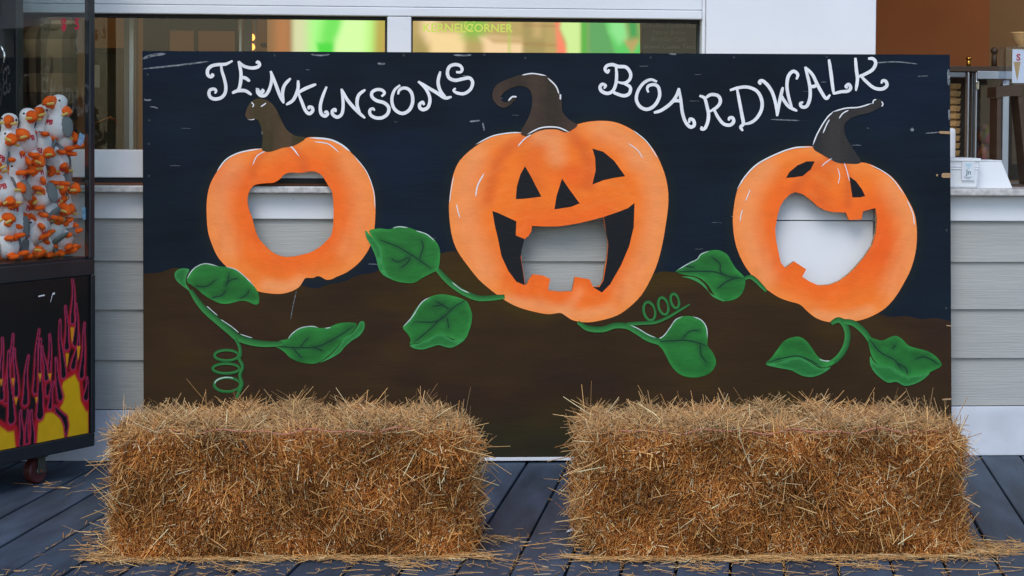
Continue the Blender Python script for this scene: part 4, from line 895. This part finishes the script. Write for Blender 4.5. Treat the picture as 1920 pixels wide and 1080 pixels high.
mbox('glass_pane', -MW+.031, -.0225, .004, .009, gz+.0045, MH-.151, MT['glass'], 0)
mbox('back_panel', -MW+.031, -.0225, MD-.010, MD-.004, gz+.0045, MH-.151, MT['machine'], 0)
mbox('glass_pane', -.012, -.008, .0225, MD-.0225, gz+.0045, MH-.151, MT['glass'], 0)
mbox('inner_column', -.056, -.026, .25, MD-.012, gz+.0045, MH-.151, MT['machine'], .003)
minv = cmx.inverted()
def face(px, py, off=0):
    return minv @ onP(px, py, mA, nrm)
# flame print on the lower panel (local x,z of the face)
def fl(pts): return np.array([(lambda v: (v.x, v.z))(face(x, y)) for x, y in pts])
ZF = lambda p: [(x/2.25, 460+y/2.25) for x, y in p]
x0f, x1f = -.60, -.024; nxs, nzs = 190, 150
gx, gz_ = np.meshgrid(np.linspace(x0f, x1f, nxs), np.linspace(.127, gz-.056, nzs)); PF = np.stack([gx.ravel(), gz_.ravel()], 1)
yel = fl(ZF([(-260,900),(-260,720),(-150,735),(0,745),(40,775),(70,770),(80,860),(100,862),(150,850),(158,745),(190,700),(215,690),(240,700),(262,660),(255,600),(268,560),(300,545),(322,530),(345,575),(352,650),(372,690),(382,640),(384,800),(380,900)]))
yel_sub = [fl(ZF(p)) for p in ([(300,345),(318,345),(312,400),(306,415)], [(328,425),(344,425),(338,470),(332,490)], [(280,455),(296,455),(290,500),(285,520)], [(50,560),(66,560),(60,600)], [(165,540),(180,540),(173,580)], [(0,565),(16,565),(10,600)], [(205,540),(222,540),(215,575)], [(150,640),(165,640),(158,670)], [(62,640),(80,640),(72,680)])]
# tear drops (black) : tip x,y -> bulb x,y,r
drops = [((313,140),(310,320),11),((285,260),(286,430),12),((330,250),(322,410),14),((255,320),(272,545),15),((340,380),(313,510),13),((365,330),(348,548),13),((55,380),(30,650),14),((10,395),(10,640),12),((68,440),(73,625),12),((165,360),(155,610),14),((175,400),(173,715),18),((215,380),(207,620),13),((40,450),(52,735),18),((185,430),(200,560),10),((120,470),(110,660),14),((235,480),(258,640),14),((375,560),(367,640),14),((95,700),(95,835),12),((140,700),(140,830),12),((118,700),(118,830),7),((-60,400),(-70,650),16),((-120,420),(-130,640),15),((-30,430),(-35,700),17),((228,580),(215,680),10)]
tail = fl(ZF([(236,680),(262,705),(285,725),(290,760),(282,812),(276,760),(265,730),(240,705)]))
cF = np.tile(lin((9, 12, 18)), (len(PF), 1))
sd_ = np.where(inside(PF, yel), 1, -1)*dist_poly(PF, yel, True)
cF = blend(cF, (190, 20, 36), smooth01((sd_+.012)/.008)); cF = blend(cF, (224, 176, 12), smooth01((sd_-.004)/.010))
for d in drops:
    tip, bulb, r_ = np.array(fl(ZF([d[0]]))[0]), np.array(fl(ZF([d[1]]))[0]), d[2]/2.25/650
    ab_ = bulb-tip; t = np.clip(((PF-tip)@ab_)/(ab_@ab_), 0, 1); wv = .0055*np.sin(t*5.2+d[0][0]*.7)*(1-t); dd = np.hypot(*(PF-np.stack([wv, wv*0], 1)-tip-t[:, None]*ab_).T); rr = r_*np.clip(.12+.88*t**1.7, 0, 1)
    s = dd-rr
    cF = blend(cF, (196, 18, 40), .95*smooth01(1-(s-.003)/(.004+.010*t))*(s > 0)); cF = blend(cF, (172, 60, 110), smooth01(1-np.abs(s-.0022)/.0030)); cF = blend(cF, (9, 12, 18), smooth01(-(s-.0006)/.0012+.5))
for ys in yel_sub:
    sdd = np.where(inside(PF, ys), 1, -1)*dist_poly(PF, ys, True); cF = blend(cF, (230, 150, 20), smooth01((sdd+.001)/.003))
sdd = np.where(inside(PF, tail), 1, -1)*dist_poly(PF, tail, True); cF = blend(cF, (190, 20, 40), smooth01((sdd+.010)/.005)); cF = blend(cF, (170, 60, 110), smooth01((sdd+.003)/.002)); cF = blend(cF, (9, 12, 18), smooth01((sdd+.0008)/.0015))
Fq = [(j*nxs+i, j*nxs+i+1, (j+1)*nxs+i+1, (j+1)*nxs+i) for j in range(nzs-1) for i in range(nxs-1)]
fp = mesh_obj('flame_print', [(p[0], .0035, p[1]) for p in PF], Fq, MT['print'], mc, cols=cF); fp['label'] = 'yellow and red flame print on black panel'
def fstroke(pts, w):
    V = []; Fc = []; pp = [face(x, y) for x, y in pts]
    for i, p in enumerate(pp): V += [(p.x, .0022, p.z+w/2), (p.x, .0022, p.z-w/2)]
    return V, [(2*i, 2*i+1, 2*i+3, 2*i+2) for i in range(len(pp)-1)]
V, Fc = fstroke([(73, 556), (79, 554.5), (85, 553.5)], .004); mesh_obj('scuff', V, Fc, MT['letter'], mc)
V, Fc = fstroke([(96, 566), (98, 558), (100, 551), (104, 550)], .006); mesh_obj('scuff', V, Fc, MT['letter'], mc)
# price letters on the glass
fq = face(121, 45); fr_ = face(146, 45)
for (ch, q) in (('$', fq), ('5', fr_)):
    me = text_mesh(ch, .046, .0003, .0012); me.materials.clear(); me.materials.append(MT['red']); me.transform(Matrix.Rotation(R(90), 4, 'X'))
    o = bpy.data.objects.new('price_lettering', me); COL.objects.link(o); o.parent = mc; o.location = (q.x, .0030, q.z-.016)
# caster
def caster(x, y):
    r_ = .038; cz = r_+.0005
    wh = empty('caster'); wh.parent = mc; wh.location = (x, y, 0)
    V, Fc = lathe_vf([(-.014, .024), (-.015, .034), (-.010, r_), (.010, r_), (.015, .034), (.014, .024)], 28)
    t = mesh_obj('tyre', [(v[0], v[2], v[1]+cz) for v in V], Fc, MT['tyre'], wh, smooth=False)
    V, Fc = lathe_vf([(-.013, .0235), (-.010, .019), (-.012, .010), (-.016, .007), (.016, .007), (.012, .010), (.010, .019), (.013, .0235)], 24)
    mesh_obj('rim', [(v[0], v[2], v[1]+cz) for v in V], Fc, MT['rim'], wh)
    bm = bmesh.new(); bm_box(bm, -.010, .022, -.021, -.018, cz-.008, .0745, .001); bm_box(bm, -.010, .022, .018, .021, cz-.008, .0745, .001); bm_box(bm, -.012, .030, -.022, .022, .075, .0845, .001)
    from_bm('bracket', bm, MT['bracket'], wh)
    V, Fc = lathe_vf([(-.0235, .005), (.0235, .005)], 10); mesh_obj('axle', [(v[0], v[2], v[1]+cz) for v in V], Fc, MT['rust'], wh)
q = face(92, 885)
q = minv @ onZ(91, 909, 0)
caster(q.x, max(q.y, .05)); caster(-MW+.12, .06); caster(-.10, MD-.06); caster(-MW+.12, MD-.06)
# claw
q = face(32, 62); qx, qz = q.x+.04, q.z
cl = empty('claw'); cl.parent = mc; cl.location = (qx, .14, qz)
V, Fc = lathe_vf([(-.045, .010), (-.015, .012), (-.014, .020), (.010, .020), (.011, .013), (.04, .012), (.041, .006), (.06, .006)], 14); mesh_obj('claw_body', V, Fc, MT['chrome'], cl)
V, Fc = lathe_vf([(-.008, .0225), (.006, .0225)], 16); mesh_obj('collar', V, Fc, MT['amber'], cl)
V, Fc = tube_vf([(0, 0, .06), (0, 0, .70)], .003); mesh_obj('cable', V, Fc, MT['black'], cl)
for k in range(3):
    a = k*2.094+.5; c_, s_ = math.cos(a), math.sin(a)
    V, Fc = tube_vf(catmull([(c_*.012, s_*.012, -.03), (c_*.045, s_*.045, -.035), (c_*.060, s_*.060, -.06), (c_*.055, s_*.055, -.085)], 4), .0032, 6); pr = mesh_obj('prong', V, Fc, MT['chrome'], cl, smooth=True)
    V, Fc = tube_vf([(c_*.055, s_*.055, -.084), (c_*.050, s_*.050, -.110)], [.006, .007], 8); mesh_obj('prong_tip', V, Fc, MT['black'], pr)
# plush seagulls
prof = [(0, .004), (.003, .022), (.012, .037), (.03, .046), (.05, .047), (.07, .042), (.09, .033), (.104, .0275), (.116, .027), (.13, .031), (.145, .0325), (.158, .0295), (.168, .021), (.173, .008)]
def gr(z): return float(np.interp(z, [p[0] for p in prof], [p[1] for p in prof]))
def make_gull():
    root = empty('plush_seagull'); 
    V, Fc = lathe_vf(prof, 22); mesh_obj('body', V, Fc, MT['fur'], root, smooth=True)
    # beak: hooked, open, in two halves
    for nm, dz, ln_, tz, mt in (('beak', .004, .040, -.014, 'orange'), ('lower_beak', -.011, .026, -.006, 'orange')):
        pts = catmull([(0, -.022, .142+dz), (0, -.030-ln_*.4, .143+dz), (0, -.030-ln_*.8, .140+dz+tz*.4), (0, -.030-ln_, .140+dz+tz)], 4)
        V, Fc = tube_vf(pts, list(np.interp(np.linspace(0, 1, len(pts)), [0, .5, 1], [.020, .017, .007] if dz > 0 else [.015, .012, .005])), 12); mesh_obj(nm, V, Fc, MT[mt], root, smooth=True)
    V, Fc = tube_vf(catmull([(-.030, -.050, .132), (-.010, -.062, .136), (.012, -.060, .134), (.032, -.048, .138)], 3), .0055, 6); mesh_obj('fry', V, Fc, MT['yellow'], root)
    for s in (-1, 1):
        V, Fc = lathe_vf([(-.046, .002), (-.04, .012), (-.02, .022), (.005, .026), (.025, .020), (.036, .008)], 14, 1, .32)
        M = Matrix.Translation((s*.046, .010, .058)) @ Matrix.Rotation(s*R(-14), 4, 'Y') @ Matrix.Rotation(R(78), 4, 'Z')
        mesh_obj('wing', [M @ Vector(v) for v in V], Fc, MT['grey'], root, smooth=True)
        V, Fc = lathe_vf([(-.001, .011), (.003, .020), (.012, .021), (.017, .011)], 12, .8, 1.45)
        M = Matrix.Translation((s*.024, -.040, -.004)) @ Matrix.Rotation(s*R(16), 4, 'Z')
        mesh_obj('foot', [M @ Vector(v) for v in V], Fc, MT['orange'], root, smooth=True)
        V, Fc = lathe_vf([(-.004, .001), (-.002, .0042), (.002, .0042), (.004, .001)], 8)
        mesh_obj('eye', [(v[0]+s*.0255, v[1]-.019, v[2]+.150) for v in V], Fc, MT['black'], root, smooth=True)
    me = text_mesh('PPB', .026, .0004, .0011); me.materials.clear(); me.materials.append(MT['red'])
    for v in me.vertices:
        x, z = v.co.x, v.co.y+.058; r_ = gr(z)+.0012+v.co.z; v.co = Vector((x, -math.sqrt(max(r_*r_-x*x, 1e-6)), z))
    o = bpy.data.objects.new('lettering', me); COL.objects.link(o); o.parent = root
    V, Fc = lathe_vf([(0, .014), (.03, .010), (.04, .003)], 10, 1, .5); M = Matrix.Translation((0, .040, .014)) @ Matrix.Rotation(R(-70), 4, 'X')
    mesh_obj('tail', [M @ Vector(v) for v in V], Fc, MT['grey'], root, smooth=True)
    return root
def copy_tree(o, parent=None):
    c = o.copy(); COL.objects.link(c)
    if parent is not None: c.parent = parent
    for ch in list(o.children): copy_tree(ch, c)
    return c
gull = make_gull()
# px, py of the body middle, roll in the picture, turn (0 = faces the viewer), depth behind glass
r_ = np.random.default_rng(4)
GL = [(108, 226, -4, -62, .07), (48, 252, -8, 12, .07), (146, 245, 14, 40, .07), (84, 244, 6, -35, .12), (14, 262, -6, -15, .09)]
for j_, y_ in enumerate(range(284, 482, 32)):
    for x_ in np.arange(2+(j_ % 2)*12, 164, 25):
        fl_ = r_.random() < .22
        GL.append((float(x_+r_.uniform(-4, 4)), float(y_+r_.uniform(-5, 5)), float(r_.uniform(-38, 38)+(140 if fl_ else 0)), float(r_.uniform(-65, 65)), float(r_.uniform(.05, .10))))
first = True
vd = CPOS-mA; vd.z = 0; vd.normalize()
def gull_at(px, py, roll, turn, dep, i):
    global first
    p = onP(px, py, mA-nrm*dep, nrm)
    yaw0 = math.atan2(vd.x*.75+nrm.x*.25, -(vd.y*.75+nrm.y*.25))        # -Y of the toy looks at the viewer
    S = .78
    M = Matrix.Translation(p) @ Matrix.Rotation(yaw0, 4, 'Z') @ Matrix.Rotation(R(-roll), 4, 'Y') @ Matrix.Rotation(R(turn), 4, 'Z') @ Matrix.Scale(S, 4) @ Matrix.Translation((0, 0, -.075))
    o = gull if first else copy_tree(gull); first = False
    Q = np.array([tuple(minv @ (M @ v.co)) for ch in gull.children for v in ch.data.vertices])
    sh = Vector((min(0, -.013-Q[:, 0].max()), max(0, .013-Q[:, 1].min()), max(0, gz+.005-Q[:, 2].min())))
    if (Q[:, 1].max()+sh.y) > MD-.014: sh.y = MD-.014-Q[:, 1].max()
    o.matrix_world = Matrix.Translation(cmx.to_3x3() @ sh) @ M
    tag(o, 'white plush seagull with orange beak and red PPB letters heaped in the claw machine', 'plush toy', 'plush seagulls in the claw machine')
    if dep > .125: o['label'] = 'plush seagull half hidden in the second row of the claw machine heap'
    elif roll > 90: o['label'] = 'plush seagull lying upside down in the claw machine heap'
    elif abs(turn) > 40: o['label'] = 'plush seagull turned sideways in the claw machine heap with one grey wing showing'
    if (px, py) == (108, 226): o['label'] = 'plush seagull on top of the heap turned sideways with a fry in its beak'
for i, g in enumerate(GL): gull_at(*g, i)
r_ = np.random.default_rng(2)
for i in range(12):      # second row, showing in the gaps
    gull_at(r_.uniform(0, 150), r_.uniform(265, 455), r_.uniform(-60, 60), r_.uniform(-60, 60), r_.uniform(.13, .17), i)
for (x, y, rz) in ((152, 262, 20), (160, 400, -4)):
    p = onP(x, y, mA-nrm*.018, nrm); bm = bmesh.new(); bm_box(bm, -.012, .012, -.0008, .0008, -.018, .018, .0004); o = from_bm('hang_tag', bm, MT['tagm'])
    o.matrix_world = Matrix.Translation(p) @ Matrix.Rotation(math.atan2(nrm.x, -nrm.y), 4, 'Z') @ Matrix.Rotation(R(rz), 4, 'Y')
    tag(o, 'blue hang tag beside the topmost plush toys' if y < 300 else 'blue hang tag against the glass low in the corner', 'tag', 'toy hang tags')

# ================================================================== person in the back room, seen through the machine's glass
def skin_mesh(name, pts, edges, rad, mat, parent, root_i=0, sub=2):
    me = bpy.data.meshes.new(name); me.from_pydata(pts, edges, []); o = bpy.data.objects.new(name, me); COL.objects.link(o)
    md = o.modifiers.new('skin', 'SKIN'); md.use_smooth_shade = True
    for i, v in enumerate(me.skin_vertices[0].data):
        v.radius = rad[i] if hasattr(rad[i], '__len__') else (rad[i], rad[i]); v.use_root = (i == root_i)
    sb = o.modifiers.new('sub', 'SUBSURF'); sb.levels = sb.render_levels = sub
    dg = bpy.context.evaluated_depsgraph_get(); dg.update(); m2 = bpy.data.meshes.new_from_object(o.evaluated_get(dg)); bpy.data.objects.remove(o)
    m2.name = name; m2.materials.clear(); m2.materials.append(mat); o = bpy.data.objects.new(name, m2); COL.objects.link(o); o.parent = parent; return o
skinm = new_mat('skin', (.42, .22, .15), .55); hairm = new_mat('grey_hair', (.16, .14, .13), .8, noise=.3, nscale=(90, 90, 20))
trou = new_mat('dark_trousers', (.03, .035, .05), .85); shoe = new_mat('dark_shoes', (.02, .02, .02), .5)
pm = bpy.data.materials.new('plaid_shirt'); pm.use_nodes = True; t_ = pm.node_tree; N_ = t_.nodes.new; b_ = t_.nodes['Principled BSDF']; b_.inputs['Roughness'].default_value = .9
tc = N_('ShaderNodeTexCoord'); sx_ = N_('ShaderNodeSeparateXYZ'); t_.links.new(tc.outputs['Object'], sx_.inputs[0]); prev = None
for ax, per, ph in (('X', .15, .02), ('Z', .17, .05)):
    a1 = N_('ShaderNodeMath'); a1.operation = 'ADD'; a1.inputs[1].default_value = 5+ph; t_.links.new(sx_.outputs[ax], a1.inputs[0])
    a2 = N_('ShaderNodeMath'); a2.operation = 'MODULO'; a2.inputs[1].default_value = per; t_.links.new(a1.outputs[0], a2.inputs[0])
    a3 = N_('ShaderNodeMath'); a3.operation = 'LESS_THAN'; a3.inputs[1].default_value = per*.45; t_.links.new(a2.outputs[0], a3.inputs[0])
    if prev is None: prev = a3.outputs[0]
    else:
        a4 = N_('ShaderNodeMath'); a4.operation = 'ADD'; t_.links.new(prev, a4.inputs[0]); t_.links.new(a3.outputs[0], a4.inputs[1]); prev = a4.outputs[0]
a5 = N_('ShaderNodeMath'); a5.operation = 'MULTIPLY'; a5.inputs[1].default_value = .5; t_.links.new(prev, a5.inputs[0])
cr = N_('ShaderNodeValToRGB'); cr.color_ramp.elements[0].color = (.72, .74, .78, 1); cr.color_ramp.elements[1].color = (.10, .10, .13, 1); e_ = cr.color_ramp.elements.new(.5); e_.color = (.32, .32, .36, 1)
t_.links.new(a5.outputs[0], cr.inputs[0]); t_.links.new(cr.outputs[0], b_.inputs['Base Color'])
pp = onY(112, 200, 4.3); per = empty('person', (pp.x, 4.3, .02)); per.rotation_euler = (0, 0, R(-25))
tag(per, 'person in a grey plaid shirt seen from behind through the claw machine glass', 'person')
# facing +Y (away from the boardwalk); hands in the trouser pockets
skin_mesh('body', [(0,0,1.40),(0,.0,1.50),(0,.012,1.57),(0,.03,1.65),(0,.025,1.72)], [(0,1),(1,2),(2,3),(3,4)], [.075,.060,.066,.092,.062], skinm, per)
hd = skin_mesh('hair', [(0,.0,1.62),(0,.010,1.69),(0,.03,1.735)], [(0,1),(1,2)], [.080,.094,.070], hairm, per)
for sx2 in (-1, 1):
    V, Fc = lathe_vf([(-.03, .004), (-.018, .014), (.005, .018), (.024, .012), (.03, .003)], 10, .4, 1); mesh_obj('ear', [(v[0]+sx2*.094, v[1]+.03, v[2]+1.63) for v in V], Fc, skinm, per, smooth=True)
V, Fc = tube_vf([(0, .105, 1.655), (0, .132, 1.625), (0, .110, 1.615)], [.010, .016, .010], 8); mesh_obj('nose', V, Fc, skinm, per, smooth=True)
skin_mesh('shirt', [(0,0,.98),(0,0,1.15),(0,0,1.32),(0,-.005,1.42),(-.19,0,1.40),(-.25,-.02,1.14),(-.21,.05,.95),(.19,0,1.40),(.25,-.02,1.14),(.21,.05,.95)],
  [(0,1),(1,2),(2,3),(3,4),(4,5),(5,6),(3,7),(7,8),(8,9)], [(.17,.125),(.17,.125),(.19,.13),(.12,.10),.078,.062,.05,.078,.062,.05], pm, per)
V, Fc = lathe_vf([(1.455, .098), (1.475, .088), (1.505, .076), (1.500, .070), (1.47, .078)], 20, 1, .92); mesh_obj('collar', V, Fc, pm, per, smooth=True)
skin_mesh('trousers', [(0,0,.98),(-.095,0,.88),(-.10,.01,.50),(-.10,-.01,.10),(.095,0,.88),(.10,.01,.50),(.10,-.01,.10)], [(0,1),(1,2),(2,3),(0,4),(4,5),(5,6)], [(.165,.12),.098,.072,.058,.098,.072,.058], trou, per)
for sx2 in (-1, 1):
    V, Fc = tube_vf([(sx2*.10, -.06, .045), (sx2*.10, .0, .05), (sx2*.105, .09, .042), (sx2*.108, .17, .032)], [.040, .044, .042, .028], 10)
    mesh_obj('shoe', [(v[0], v[1], max(v[2], .001)) for v in V], Fc, shoe, per, smooth=True)
